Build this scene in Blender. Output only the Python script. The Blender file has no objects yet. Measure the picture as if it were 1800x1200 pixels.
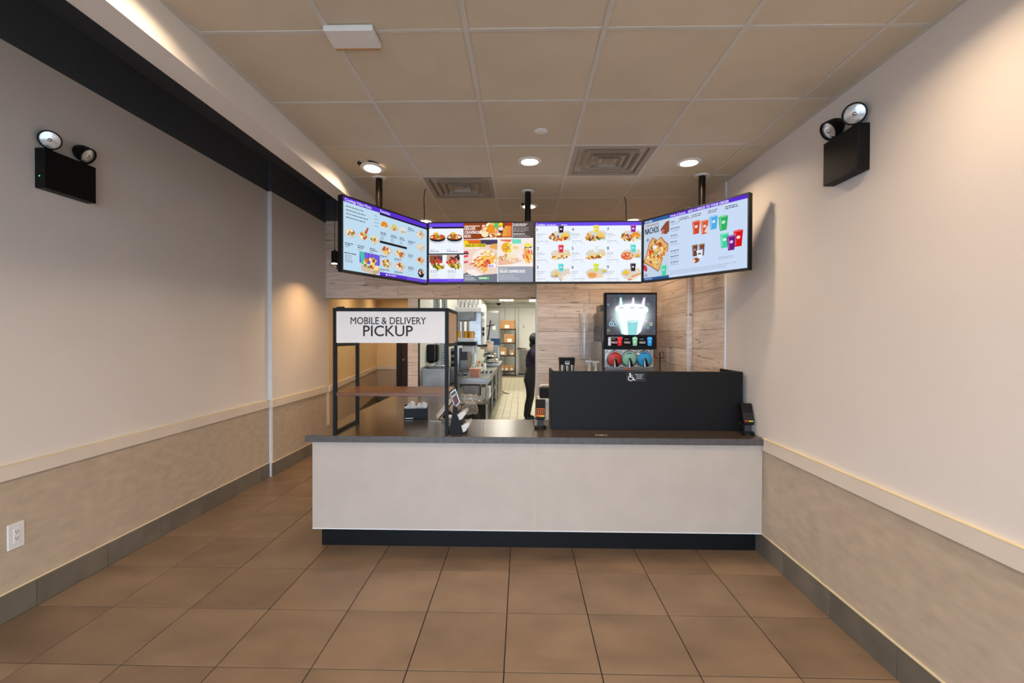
import bpy, math, random
from mathutils import Vector, Matrix, Euler
random.seed(7)
SC = bpy.context.scene
COL = SC.collection
PI = math.pi

# ------------------------------------------------------------------ camera
cd = bpy.data.cameras.new('camera')
cam = bpy.data.objects.new('camera', cd)
COL.objects.link(cam)
cd.sensor_width = 36.0
cd.lens = 16.0
cd.clip_start = 0.05
cd.clip_end = 200
CAMP = Vector((0, 0, 1.6))
RC = Matrix.Rotation(.0216, 3, 'Z') @ Matrix.Rotation(PI / 2 - .0097, 3, 'X') @ Matrix.Rotation(.003, 3, 'Z')
cam.matrix_world = Matrix.Translation(CAMP) @ RC.to_4x4()
SC.camera = cam

# ------------------------------------------------------------------ world + view
w = bpy.data.worlds.new('world')
SC.world = w
w.use_nodes = True
bg = w.node_tree.nodes['Background']
bg.inputs[0].default_value = (0.60, 0.78, 1.0, 1)
bg.inputs[1].default_value = 11.5
SC.view_settings.view_transform = 'Standard'
SC.view_settings.look = 'None'
SC.view_settings.gamma = 1
SC.view_settings.use_curve_mapping = False
SC.view_settings.exposure = 0.0
LENS = 9.0            # radiance of the downlight lens
DOWN = 7.9            # watts of each warm recessed downlight
TUBE = 24.0            # radiance of the kitchen ceiling panels
WARM = (1.0, 0.76, 0.51)
COOL = (1.0, 0.93, 0.80)
# daylight portal in the storefront opening behind the camera
pl = bpy.data.lights.new('storefront_portal', 'AREA')
pl.shape = 'RECTANGLE'
pl.size = 4.5
pl.size_y = 2.6
pl.cycles.is_portal = True
po = bpy.data.objects.new('storefront_portal', pl)
po.location = (-0.55, -2.38, 1.45)
po.rotation_euler = (PI / 2, 0, PI)
po.rotation_euler = Vector((0, 1, 0)).to_track_quat('-Z', 'Y').to_euler()
COL.objects.link(po)


# ------------------------------------------------------------------ pixel -> place
def ray(px, py):
    return RC @ Vector(((px - 900) / 800, -(py - 600) / 800, -1))


def PZ(px, py, z):
    v = ray(px, py)
    return CAMP + v * ((z - 1.6) / v.z)


def PY(px, py, y):
    v = ray(px, py)
    return CAMP + v * (y / v.y)


def PX(px, py, x):
    v = ray(px, py)
    return CAMP + v * (x / v.x)


# ------------------------------------------------------------------ materials
def lin(c):
    return tuple(((x / 255) / 12.92 if x / 255 <= .04045 else ((x / 255 + .055) / 1.055) ** 2.4) for x in c[:3])


MATS = {}


def mat(name, col, rough=.5, metal=0., var=.06, scale=6., stretch=(1, 1, 1), bump=0., bscale=60., rnd=0.,
        spec=.5, alpha=1., trans=0., col2=None, coat=0.):
    if name in MATS:
        return MATS[name]
    m = bpy.data.materials.new(name)
    m.use_nodes = True
    nt = m.node_tree
    N, L = nt.nodes, nt.links
    b = N['Principled BSDF']
    c = lin(col)
    c2 = lin(col2) if col2 else tuple(max(0, x * (1 - var * 2)) for x in c)
    c1 = c if col2 else tuple(min(1, x * (1 + var)) for x in c)
    tc = N.new('ShaderNodeTexCoord')
    mp = N.new('ShaderNodeMapping')
    mp.inputs['Scale'].default_value = stretch
    L.new(tc.outputs['Object'], mp.inputs[0])
    vec = mp.outputs[0]
    if rnd:
        oi = N.new('ShaderNodeObjectInfo')
        mm = N.new('ShaderNodeMath')
        mm.operation = 'MULTIPLY'
        mm.inputs[1].default_value = 37.
        L.new(oi.outputs['Random'], mm.inputs[0])
        va = N.new('ShaderNodeVectorMath')
        va.operation = 'ADD'
        L.new(vec, va.inputs[0])
        L.new(mm.outputs[0], va.inputs[1])
        vec = va.outputs[0]
    nz = N.new('ShaderNodeTexNoise')
    nz.inputs['Scale'].default_value = scale
    nz.inputs['Detail'].default_value = 5
    L.new(vec, nz.inputs['Vector'])
    cr = N.new('ShaderNodeValToRGB')
    cr.color_ramp.elements[0].position = .3
    cr.color_ramp.elements[1].position = .7
    cr.color_ramp.elements[0].color = (*c2, 1)
    cr.color_ramp.elements[1].color = (*c1, 1)
    L.new(nz.outputs['Fac'], cr.inputs[0])
    out = cr.outputs[0]
    if rnd:
        mr = N.new('ShaderNodeMapRange')
        mr.inputs[3].default_value = 1 - rnd
        mr.inputs[4].default_value = 1 + rnd
        L.new(oi.outputs['Random'], mr.inputs[0])
        hv = N.new('ShaderNodeHueSaturation')
        L.new(out, hv.inputs['Color'])
        L.new(mr.outputs[0], hv.inputs['Value'])
        out = hv.outputs[0]
    L.new(out, b.inputs['Base Color'])
    b.inputs['Roughness'].default_value = rough
    b.inputs['Metallic'].default_value = metal
    b.inputs['Specular IOR Level'].default_value = spec
    b.inputs['Coat Weight'].default_value = coat
    if alpha < 1:
        b.inputs['Alpha'].default_value = alpha
    if trans:
        b.inputs['Transmission Weight'].default_value = trans
    if bump:
        n2 = N.new('ShaderNodeTexNoise')
        n2.inputs['Scale'].default_value = bscale
        n2.inputs['Detail'].default_value = 3
        L.new(vec, n2.inputs['Vector'])
        bp = N.new('ShaderNodeBump')
        bp.inputs['Strength'].default_value = bump
        bp.inputs['Distance'].default_value = .01
        L.new(n2.outputs['Fac'], bp.inputs['Height'])
        L.new(bp.outputs[0], b.inputs['Normal'])
    MATS[name] = m
    return m


def emis(name, col, strength, sample=True):
    if name in MATS:
        return MATS[name]
    m = bpy.data.materials.new(name)
    m.use_nodes = True
    nt = m.node_tree
    nt.nodes.clear()
    e = nt.nodes.new('ShaderNodeEmission')
    e.inputs[0].default_value = (*col, 1)
    e.inputs[1].default_value = strength
    o = nt.nodes.new('ShaderNodeOutputMaterial')
    nt.links.new(e.outputs[0], o.inputs[0])
    if not sample:
        m.cycles.emission_sampling = 'NONE'
    MATS[name] = m
    return m


def print_mat(name, strength, emit=True):
    """flat print: colour attribute of the print mesh, lit from within (screen) or not (paper)"""
    m = bpy.data.materials.new(name)
    m.use_nodes = True
    nt = m.node_tree
    a = nt.nodes.new('ShaderNodeAttribute')
    a.attribute_name = 'ink'
    if emit:
        for n in list(nt.nodes):
            if n.type == 'BSDF_PRINCIPLED':
                nt.nodes.remove(n)
        e = nt.nodes.new('ShaderNodeEmission')
        e.inputs[1].default_value = strength
        nt.links.new(a.outputs['Color'], e.inputs[0])
        nt.links.new(e.outputs[0], nt.nodes['Material Output'].inputs[0])
        m.cycles.emission_sampling = 'NONE'
    else:
        b = nt.nodes['Principled BSDF']
        nt.links.new(a.outputs['Color'], b.inputs['Base Color'])
        b.inputs['Roughness'].default_value = .5
    MATS[name] = m
    return m


def thin_glass(name, tint=(1, 1, 1), refl=.08, haze=0., hazecol=(.9, .9, .9)):
    m = bpy.data.materials.new(name)
    m.use_nodes = True
    nt = m.node_tree
    nt.nodes.clear()
    t = nt.nodes.new('ShaderNodeBsdfTransparent')
    t.inputs[0].default_value = (*tint, 1)
    g = nt.nodes.new('ShaderNodeBsdfGlossy')
    g.inputs['Roughness'].default_value = .08
    mx = nt.nodes.new('ShaderNodeMixShader')
    fr = nt.nodes.new('ShaderNodeLayerWeight')
    fr.inputs[0].default_value = .25
    ad = nt.nodes.new('ShaderNodeMath')
    ad.operation = 'MULTIPLY_ADD'
    ad.inputs[1].default_value = .6
    ad.inputs[2].default_value = refl
    nt.links.new(fr.outputs['Fresnel'], ad.inputs[0])
    nt.links.new(ad.outputs[0], mx.inputs[0])
    nt.links.new(t.outputs[0], mx.inputs[1])
    nt.links.new(g.outputs[0], mx.inputs[2])
    out = mx.outputs[0]
    if haze:
        d = nt.nodes.new('ShaderNodeBsdfDiffuse')
        d.inputs[0].default_value = (*hazecol, 1)
        m2 = nt.nodes.new('ShaderNodeMixShader')
        m2.inputs[0].default_value = haze
        nt.links.new(out, m2.inputs[1])
        nt.links.new(d.outputs[0], m2.inputs[2])
        out = m2.outputs[0]
    o = nt.nodes.new('ShaderNodeOutputMaterial')
    nt.links.new(out, o.inputs[0])
    MATS[name] = m
    return m


def wood_wall_mat():
    m = bpy.data.materials.new('whitewashed_plank')
    m.use_nodes = True
    nt = m.node_tree
    N, L = nt.nodes, nt.links
    b = N['Principled BSDF']
    tc = N.new('ShaderNodeTexCoord')
    oi = N.new('ShaderNodeObjectInfo')
    mm = N.new('ShaderNodeMath')
    mm.operation = 'MULTIPLY'
    mm.inputs[1].default_value = 53.
    L.new(oi.outputs['Random'], mm.inputs[0])
    va = N.new('ShaderNodeVectorMath')
    va.operation = 'ADD'
    L.new(tc.outputs['Object'], va.inputs[0])
    L.new(mm.outputs[0], va.inputs[1])

    def noise(sx, sz, sc, det=4, dist=0.):
        mp = N.new('ShaderNodeMapping')
        mp.inputs['Scale'].default_value = (sx, 1, sz)
        L.new(va.outputs[0], mp.inputs[0])
        n = N.new('ShaderNodeTexNoise')
        n.inputs['Scale'].default_value = sc
        n.inputs['Detail'].default_value = det
        n.inputs['Distortion'].default_value = dist
        L.new(mp.outputs[0], n.inputs['Vector'])
        return n.outputs['Fac']
    tone = N.new('ShaderNodeValToRGB')
    e = tone.color_ramp.elements
    e[0].color = (*lin((222, 202, 186)), 1)
    e[1].color = (*lin((246, 232, 220)), 1)
    L.new(oi.outputs['Random'], tone.inputs[0])
    g1 = N.new('ShaderNodeValToRGB')
    g1.color_ramp.elements[0].position = .32
    g1.color_ramp.elements[0].color = (.80, .73, .67, 1)
    g1.color_ramp.elements[1].position = .62
    g1.color_ramp.elements[1].color = (1.04, 1.02, 1.0, 1)
    L.new(noise(1.2, 18, 2.2, 6, .6), g1.inputs[0])
    mul = N.new('ShaderNodeMix')
    mul.data_type = 'RGBA'
    mul.blend_type = 'MULTIPLY'
    mul.inputs['Factor'].default_value = 1
    L.new(tone.outputs[0], mul.inputs['A'])
    L.new(g1.outputs[0], mul.inputs['B'])
    ck = N.new('ShaderNodeValToRGB')       # dark splits and worm marks
    ck.color_ramp.elements[0].position = .315
    ck.color_ramp.elements[0].color = (1, 1, 1, 1)
    ck.color_ramp.elements[1].position = .345
    ck.color_ramp.elements[1].color = (0, 0, 0, 1)
    L.new(noise(1.3, 17, 2.0, 4, 1.6), ck.inputs[0])
    mx = N.new('ShaderNodeMix')
    mx.data_type = 'RGBA'
    mx.inputs['B'].default_value = (*lin((92, 68, 52)), 1)
    L.new(ck.outputs[0], mx.inputs['Factor'])
    L.new(mul.outputs['Result'], mx.inputs['A'])
    L.new(mx.outputs['Result'], b.inputs['Base Color'])
    b.inputs['Roughness'].default_value = .5
    MATS['whitewashed_plank'] = m
    return m


M = dict(
    wall=mat('wall_paint', (228, 219, 212), .55, var=.015, scale=1.5, bump=.05, bscale=180),
    dark=mat('charcoal_paint', (74, 78, 85), .6, var=.04, scale=2),
    wains=mat('linen_laminate', (190, 172, 150), .5, var=.07, scale=9, stretch=(1, 1, 2.2), bump=.12, bscale=90),
    rail=mat('cream_rail', (224, 210, 194), .45, var=.02, scale=3),
    edge=mat('cream_edge', (232, 214, 172), .45, var=.02, scale=3),
    tile=mat('brown_floor_tile', (138, 113, 89), .38, var=.2, scale=2.6, stretch=(1, 1.6, 1), rnd=.08, col2=(112, 91, 71), bump=.05, bscale=14),
    grout=mat('dark_grout', (16, 13, 11), .9),
    btile=mat('grey_base_tile', (112, 104, 92), .45, var=.12, scale=5, rnd=.07),
    bgrout=mat('base_grout', (196, 182, 156), .8),
    ctile=mat('ceiling_panel', (208, 195, 174), .85, var=.03, scale=3, rnd=.025, bump=.12, bscale=260),
    cgrid=mat('ceiling_grid', (206, 200, 192), .5, var=.02),
    bulk=mat('bulkhead_paint', (226, 220, 214), .55, var=.015, scale=2),
    white=mat('white_trim', (230, 228, 226), .45, var=.02),
    wood=wood_wall_mat(),
    brownwall=mat('corridor_paint', (234, 206, 160), .6, var=.02),
    kwall=mat('kitchen_panel', (214, 216, 210), .4, var=.02, scale=2),
    kceil=mat('kitchen_ceiling', (206, 206, 200), .8, var=.02),
    ktile=mat('kitchen_floor_tile', (196, 188, 160), .4, var=.06, scale=4, rnd=.06),
    kgrout=mat('kitchen_grout', (120, 110, 92), .9),
    brown=mat('dark_brown_door', (52, 32, 22), .4, var=.12, scale=4, stretch=(6, 6, .6)),
    blackdoor=mat('door_frame_black', (26, 24, 24), .5),
    top=mat('counter_laminate', (76, 63, 54), .27, var=.18, scale=26, stretch=(1, 4, 1), spec=.6, coat=.15),
    topedge=mat('counter_edge', (84, 78, 76), .4, var=.15, scale=30),
    panel=mat('counter_front_laminate', (188, 173, 159), .4, var=.03, scale=5),
    black=mat('black_satin', (14, 14, 15), .5, var=.1, scale=3, spec=.22),
    blackm=mat('black_matte', (26, 26, 29), .6, var=.1, scale=3),
    shield=mat('black_shield_laminate', (19, 18, 18), .5, var=.1, scale=2, spec=.2),
    rubber=mat('black_rubber', (14, 14, 15), .7),
    steel=mat('brushed_steel', (176, 174, 170), .28, metal=1., var=.1, scale=5, stretch=(1, 1, 8)),
    steeld=mat('dull_steel', (138, 132, 126), .4, metal=1., var=.12, scale=6),
    chrome=mat('chrome', (214, 214, 214), .12, metal=1., var=.03),
    galv=mat('galvanised', (190, 192, 190), .4, metal=.7, var=.1, scale=20),
    bronze=mat('dark_pole_metal', (42, 34, 28), .3, metal=.6, var=.1),
    lens=emis('downlight_lens', WARM, LENS),
    lens2=emis('pendant_lens', (1.0, .66, .38), 14),
    tube=emis('ceiling_light_panel', COOL, TUBE),
    ring=mat('downlight_ring', (236, 232, 226), .4),
    reflect=mat('lamp_reflector', (220, 220, 222), .18, metal=.6, var=.12, scale=40),
    sign=mat('sign_white', (236, 228, 224), .5, var=.01),
    ink=mat('ink_black', (18, 16, 16), .6),
    inkw=mat('ink_white', (236, 236, 234), .6),
    tan=mat('tan_panel', (196, 170, 146), .5, var=.03),
    shelfwood=mat('walnut_shelf', (112, 68, 40), .32, var=.22, scale=5, stretch=(1, 14, 14)),
    vent=mat('vent_metal', (162, 148, 132), .45, var=.03),
    ventd=mat('vent_throat', (22, 22, 24), .8),
    duct=mat('duct_metal', (196, 204, 212), .35, metal=.5),
    plastic=mat('white_plastic', (226, 224, 222), .4, var=.02),
    card=mat('cardboard', (176, 130, 84), .75, var=.08, scale=8),
    tape=mat('parcel_label', (236, 232, 222), .6),
    amber=mat('amber_plastic', (214, 150, 20), .35, var=.1),
    pink=mat('terracotta_tub', (196, 138, 118), .5, var=.05),
    blue=mat('blue_case', (28, 62, 104), .4, var=.08),
    orange=mat('orange_cap', (226, 110, 30), .4),
    green=mat('green_cap', (20, 140, 80), .4),
    cream=mat('cream_bottle', (236, 222, 190), .4),
    cloth=mat('black_clothing', (9, 9, 10), .85, var=.2, scale=20),
    shirt=mat('purple_print_shirt', (10, 9, 11), .8, scale=22, col2=(42, 16, 66)),
    hair=mat('black_hair', (14, 12, 12), .5, var=.2, scale=60, stretch=(1, 1, .2)),
    skin=mat('skin', (150, 104, 80), .5),
    paper=mat('crumpled_paper', (232, 222, 212), .7, var=.1, scale=30),
    redv=mat('red_valve_face', (240, 48, 24), .3, var=.08, scale=20),
    greenv=mat('mint_valve_face', (160, 226, 192), .3, var=.06, scale=20),
    bluev=mat('blue_valve_face', (40, 182, 242), .3, var=.06, scale=20),
    pane=thin_glass('window_glass', (1, 1, 1), .05),
    acrylic=thin_glass('clear_acrylic', (.97, .97, .97), .05, haze=.16),
    bag=thin_glass('clear_plastic_film', (.96, .96, .95), .08, haze=.09, hazecol=(.95, .96, .95)),
    pave=mat('pavement', (150, 146, 140), .8),
    led=emis('green_led', (.1, 1, .2), 3, False),
)


# ------------------------------------------------------------------ mesh builder
LOC = {}


class MB:
    def __init__(s, xf=None):
        s.v, s.f, s.xf = [], [], xf

    def add(s, vs, fs):
        k = len(s.v)
        if s.xf is not None:
            vs = [s.xf @ Vector(v) for v in vs]
        s.v += [Vector(v) for v in vs]
        s.f += [tuple(i + k for i in f) for f in fs]
        return s

    def box(s, x0, x1, y0, y1, z0, z1):
        return s.add([(x, y, z) for z in (z0, z1) for y in (y0, y1) for x in (x0, x1)],
                     [(0, 2, 3, 1), (4, 5, 7, 6), (0, 1, 5, 4), (2, 6, 7, 3), (0, 4, 6, 2), (1, 3, 7, 5)])

    def obox(s, m, sx, sy, sz):
        vs = [m @ Vector((x, y, z)) for z in (-sz / 2, sz / 2) for y in (-sy / 2, sy / 2) for x in (-sx / 2, sx / 2)]
        return s.add(vs, [(0, 2, 3, 1), (4, 5, 7, 6), (0, 1, 5, 4), (2, 6, 7, 3), (0, 4, 6, 2), (1, 3, 7, 5)])

    def taper(s, x0, x1, y0, y1, z0, z1, k):
        """box whose bottom is k times the size of its top"""
        cx, cy = (x0 + x1) / 2, (y0 + y1) / 2
        vs = []
        for z, q in ((z0, k), (z1, 1)):
            for y in (y0, y1):
                for x in (x0, x1):
                    vs.append((cx + (x - cx) * q, cy + (y - cy) * q, z))
        return s.add(vs, [(0, 2, 3, 1), (4, 5, 7, 6), (0, 1, 5, 4), (2, 6, 7, 3), (0, 4, 6, 2), (1, 3, 7, 5)])

    def prism(s, pts, h, m=Matrix()):
        n = len(pts)
        vs = [m @ Vector((p[0], p[1], 0)) for p in pts] + [m @ Vector((p[0], p[1], h)) for p in pts]
        return s.add(vs, [tuple(reversed(range(n))), tuple(range(n, 2 * n))] +
                     [(i, (i + 1) % n, n + (i + 1) % n, n + i) for i in range(n)])

    def tube(s, pts, r, n=8):
        pts = [Vector(p) for p in pts]
        rs = r if isinstance(r, (list, tuple)) else [r] * len(pts)
        vs, fs = [], []
        t0 = (pts[1] - pts[0]).normalized()
        a = t0.orthogonal().normalized()
        for i, p in enumerate(pts):
            t = (pts[min(i + 1, len(pts) - 1)] - pts[max(i - 1, 0)]).normalized()
            a = (a - t * a.dot(t)).normalized()
            b = t.cross(a)
            for k in range(n):
                q = 2 * PI * k / n
                vs.append(p + (a * math.cos(q) + b * math.sin(q)) * rs[i])
        for i in range(len(pts) - 1):
            for k in range(n):
                fs.append((i * n + k, i * n + (k + 1) % n, (i + 1) * n + (k + 1) % n, (i + 1) * n + k))
        fs.append(tuple(reversed(range(n))))
        fs.append(tuple(range((len(pts) - 1) * n, len(pts) * n)))
        return s.add(vs, fs)

    def lathe(s, prof, m=Matrix(), n=20, caps=True):
        vs, fs = [], []
        for r, z in prof:
            for k in range(n):
                q = 2 * PI * k / n
                vs.append(m @ Vector((r * math.cos(q), r * math.sin(q), z)))
        for i in range(len(prof) - 1):
            for k in range(n):
                fs.append((i * n + k, i * n + (k + 1) % n, (i + 1) * n + (k + 1) % n, (i + 1) * n + k))
        if caps:
            fs.append(tuple(reversed(range(n))))
            fs.append(tuple(range((len(prof) - 1) * n, len(prof) * n)))
        return s.add(vs, fs)

    def ell(s, c, rx, ry, rz, n=14, k=9):
        pr = []
        c = Vector(c)
        vs, fs = [], []
        for j in range(k + 1):
            t = -PI / 2 + PI * j / k
            rr = max(math.cos(t), .02)
            for i in range(n):
                q = 2 * PI * i / n
                vs.append(c + Vector((rx * rr * math.cos(q), ry * rr * math.sin(q), rz * math.sin(t))))
        for j in range(k):
            for i in range(n):
                fs.append((j * n + i, j * n + (i + 1) % n, (j + 1) * n + (i + 1) % n, (j + 1) * n + i))
        fs.append(tuple(reversed(range(n))))
        fs.append(tuple(range(k * n, (k + 1) * n)))
        return s.add(vs, fs)

    def mesh(s, name, m, origin, smooth=False):
        me = bpy.data.meshes.new(name)
        me.from_pydata([v - origin for v in s.v], [], s.f)
        me.materials.append(m)
        if smooth:
            me.polygons.foreach_set('use_smooth', [True] * len(me.polygons))
            me.set_sharp_from_angle(angle=math.radians(smooth if smooth is not True else 40))
        me.update()
        return me

    def build(s, name, m, parent=None, smooth=False, bevel=0, label=None, cat=None, group=None, kind=None):
        if isinstance(m, str):
            m = M[m]
        xs = [v.x for v in s.v]
        ys = [v.y for v in s.v]
        zs = [v.z for v in s.v]
        org = Vector(((min(xs) + max(xs)) / 2, (min(ys) + max(ys)) / 2, min(zs)))
        o = bpy.data.objects.new(name, s.mesh(name, m, org, smooth))
        put(o, org, parent)
        if bevel:
            bv = o.modifiers.new('bevel', 'BEVEL')
            bv.width = bevel
            bv.segments = 2
            bv.limit_method = 'ANGLE'
            bv.harden_normals = False
        tag(o, label, cat, group, kind)
        return o


def put(o, org, parent=None):
    COL.objects.link(o)
    LOC[o.name] = Vector(org)
    if parent is not None:
        o.parent = parent
        o.location = Vector(org) - LOC[parent.name]
    else:
        o.location = org


def tag(o, label=None, cat=None, group=None, kind=None):
    if label:
        o['label'] = label
    if cat:
        o['category'] = cat
    if group:
        o['group'] = group
    if kind:
        o['kind'] = kind
    return o


def thing(name, loc, label, cat, group=None, kind=None):
    o = bpy.data.objects.new(name, None)
    o.empty_display_size = .05
    put(o, Vector(loc))
    return tag(o, label, cat, group, kind)


def inst(me, name, org, parent, rz=0):
    o = bpy.data.objects.new(name, me)
    put(o, Vector(org), parent)
    o.rotation_euler = (0, 0, rz)
    return o


def B(*a):
    return MB().box(*a)


def T(*a):
    return Matrix.Translation(Vector(a))


def R(ang, ax):
    return Matrix.Rotation(ang, 4, ax)


TEXTC = {}


def text_geo(body, bold=0.):
    """filled glyph outlines of the built-in font, cap height 1, left edge 0, baseline 0"""
    if (body, bold) in TEXTC:
        return TEXTC[(body, bold)]
    cu = bpy.data.curves.new('t', 'FONT')
    cu.body = body
    cu.size = 1
    cu.resolution_u = 3
    cu.offset = bold
    ob = bpy.data.objects.new('t', cu)
    me = ob.to_mesh()
    vs = [v.co.copy() for v in me.vertices]
    fs = [tuple(p.vertices) for p in me.polygons]
    ob.to_mesh_clear()
    bpy.data.objects.remove(ob)
    bpy.data.curves.remove(cu)
    x0 = min(v.x for v in vs)
    x1 = max(v.x for v in vs)
    k = 1 / .69
    vs = [((v.x - x0) * k, v.y * k) for v in vs]
    TEXTC[(body, bold)] = (vs, fs, (x1 - x0) * k)
    return TEXTC[(body, bold)]


def letters(mb, body, m, width, height, align='C'):
    """text in the local XY plane of matrix m, stretched to width x cap height"""
    vs, fs, wd = text_geo(body)
    kx = width / wd
    off = {'C': -width / 2, 'L': 0}[align]
    e = .016 * height
    for i, (ex, ey) in enumerate(((0, 0), (e, 0), (-e, 0), (0, e), (0, -e))):
        mb.add([m @ Vector((x * kx + off + ex, y * height + ey, i * 2e-5)) for x, y in vs], fs)
    return mb


FRONT = R(PI / 2, 'X')           # local XY plane -> world XZ, facing -Y


class Print:
    """flat coloured print on a rectangle: u to the right, v down, both 0..1"""

    def __init__(s, m, w, h, step=1.5e-5):
        s.m, s.w, s.h, s.step = m, w, h, step
        s.v, s.f, s.c, s.k = [], [], [], 0

    def poly(s, pts, col, faces=None, clip=False):
        if clip:
            pts = [(min(1, max(0, a)), min(1, max(0, b))) for a, b in pts]
        s.k += 1
        n = len(s.v)
        z = s.k * s.step
        s.v += [s.m @ Vector(((u - .5) * s.w, (.5 - v) * s.h, z)) for u, v in pts]
        fs = faces or [tuple(reversed(range(len(pts))))]
        s.f += [tuple(i + n for i in f) for f in fs]
        s.c += [(*lin(col), 1)] * len(fs)

    def rect(s, u0, v0, u1, v1, col):
        s.poly([(u0, v0), (u1, v0), (u1, v1), (u0, v1)], col)

    def ell(s, u, v, ru, col, rv=None, n=14, a=0., part=1.):
        rv = rv if rv is not None else ru
        asp = s.w / s.h
        pts = []
        for i in range(n):
            q = 2 * PI * part * i / (n if part == 1. else n - 1)
            x, y = ru * math.cos(q), rv * math.sin(q)
            x, y = x * math.cos(a) - y * math.sin(a), x * math.sin(a) + y * math.cos(a)
            pts.append((u + x, v + y * asp))
        s.poly(pts, col)

    def text(s, body, u, v, hgt, col, wid=None, align='L'):
        """v is the baseline, hgt the cap height as a share of the page height"""
        vs, fs, wd = text_geo(body)
        kx = (wid / wd) if wid else hgt * s.h / s.w
        off = -wd * kx / 2 if align == 'C' else 0
        for e in (-.03, .03):
            s.poly([(u + off + x * kx + e * hgt * s.h / s.w, v - y * hgt) for x, y in vs], col, fs)

    def bars(s, u, v, wd, n, gap, hgt, col, rs=random):
        """lines of small print too fine to read"""
        for i in range(n):
            x = u
            end = u + wd * rs.uniform(.6, 1)
            while x < end:
                k = rs.uniform(.012, .035)
                s.rect(x, v + i * gap, min(x + k, end), v + i * gap + hgt, col)
                x += k + .005

    def build(s, name, m, parent):
        me = bpy.data.meshes.new(name)
        xs = [v.x for v in s.v]
        ys = [v.y for v in s.v]
        zs = [v.z for v in s.v]
        org = Vector(((min(xs) + max(xs)) / 2, (min(ys) + max(ys)) / 2, min(zs)))
        me.from_pydata([v - org for v in s.v], [], s.f)
        me.materials.append(m)
        at = me.attributes.new('ink', 'FLOAT_COLOR', 'FACE')
        for i, c in enumerate(s.c):
            at.data[i].color = c
        o = bpy.data.objects.new(name, me)
        put(o, org, parent)
        return o


# ================================================================== the room
XL, XL2, YJ, YB = -2.885, -2.845, 5.12, 6.55
XR, XR2, YR1, YRJ, YW = 1.775, 1.72, 4.01, 4.77, 6.03
ZC, ZD, ZDK = 2.955, 3.585, 3.24
YF = -2.4
T_ = .4657                      # floor tile module
OX, OY = -1.4777, 3.0897
CT = .6096                      # ceiling tile module
COX, COY = -.8595, 2.6295
ZH = PY(640, 523.5, YB).z       # underside of the plank header
XP0, XP1 = PY(717, 560, YB).x, PY(735, 560, YB).x
XK = PY(943.5, 600, YW).x       # edge of the right plank wall

# floor -------------------------------------------------------------
fl = B(-3.9, 1.9, YF - .1, 11.5, -.08, -.004).build('floor', 'grout', label='brown square porcelain tile floor of the dining room', cat='floor', kind='structure')


def tile_mesh(sx, sy, h=.02, c=.0012, m=M['tile']):
    x, y = sx / 2, sy / 2
    vs = [(-x, -y, -h), (x, -y, -h), (x, y, -h), (-x, y, -h), (-x, -y, -c), (x, -y, -c), (x, y, -c), (-x, y, -c),
          (-x + c, -y + c, 0), (x - c, -y + c, 0), (x - c, y - c, 0), (-x + c, y - c, 0)]
    fs = [(8, 9, 10, 11)] + [(i, (i + 1) % 4, 4 + (i + 1) % 4, 4 + i) for i in range(4)] + \
         [(4 + i, 4 + (i + 1) % 4, 8 + (i + 1) % 4, 8 + i) for i in range(4)]
    me = bpy.data.meshes.new('floor_tile')
    me.from_pydata(vs, [], fs)
    me.materials.append(m)
    return me


TM = {}
xs = [OX + i * T_ for i in range(-10, 12)]
ys = [OY + j * T_ for j in range(-13, 18)]
for j in range(len(ys) - 1):
    for i in range(len(xs) - 1):
        y0, y1 = ys[j], ys[j + 1]
        lo = XL if y1 < YB else -3.62
        hi = XR if y1 < YB + .3 else XP0
        x0, x1 = max(xs[i], lo), min(xs[i + 1], hi)
        if x1 - x0 < .02 or y0 < YF or y0 > 11.2:
            continue
        key = (round(x1 - x0, 3), round(y1 - y0, 3))
        if key not in TM:
            TM[key] = tile_mesh(x1 - x0 - .0052, y1 - y0 - .0052)
        inst(TM[key], 'floor_tile', ((x0 + x1) / 2, (y0 + y1) / 2, 0), fl)

# left wall ----------------------------------------------------------
wl = B(-3.1, XL, YF, YJ, 0, ZDK).box(-3.1, XL2, YJ, YB + .1, 0, ZDK).build('wall_left', 'wall', label='long off-white painted wall above the beige wainscot, opposite the screens side wall', cat='wall', kind='structure')
B(-3.1, XL, YF, YJ, ZDK, ZD + .1).box(-3.1, XL2, YJ, YB + .1, ZDK, ZD + .1).build('dark_upper_band', 'dark', wl)
B(XL - .01, XL + .006, YF, YJ, .165, .79).build('wainscot_panel', 'wains', wl)
B(XL2 - .01, XL2 + .006, YJ + .012, YB, .165, .79).build('wainscot_panel', 'wains', wl)
B(XL, XL2 + .008, YJ - .012, YJ, .875, ZDK).build('corner_trim', 'white', wl)
t = B(XL - .005, XL + .02, YF, YJ, .79, .872).box(XL - .005, XL2 + .02, YJ - .02, YB, .79, .872).build('trim_1', 'rail', label='cream chair rail along the left wall below the dark band', cat='chair rail', kind='structure', bevel=.003)
B(XL - .005, XL + .021, YF, YJ - .02, .872, .877).box(XL2 - .005, XL2 + .021, YJ - .02, YB, .872, .877).build('top_edge', 'edge', t)


def baseboard(name, x, sgn, y0, y1, label, xb=None):
    bb = B(min(x, x + sgn * .004), max(x, x + sgn * .004), y0, y1, 0, .158).build(name, 'bgrout', label=label, cat='baseboard', kind='structure')
    B(min(x, x + sgn * .013), max(x, x + sgn * .013), y0, y1, .158, .166).build('edge_strip', 'edge', bb)
    k = math.floor((y0 - OY) / T_)
    while OY + k * T_ < y1 - .02:
        a, b = max(OY + k * T_, y0) + .002, min(OY + (k + 1) * T_, y1) - .002
        B(min(x, x + sgn * .012), max(x, x + sgn * .012), a, b, .001, .158).build('base_tile', 'btile', bb)
        k += 1
    return bb


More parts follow.
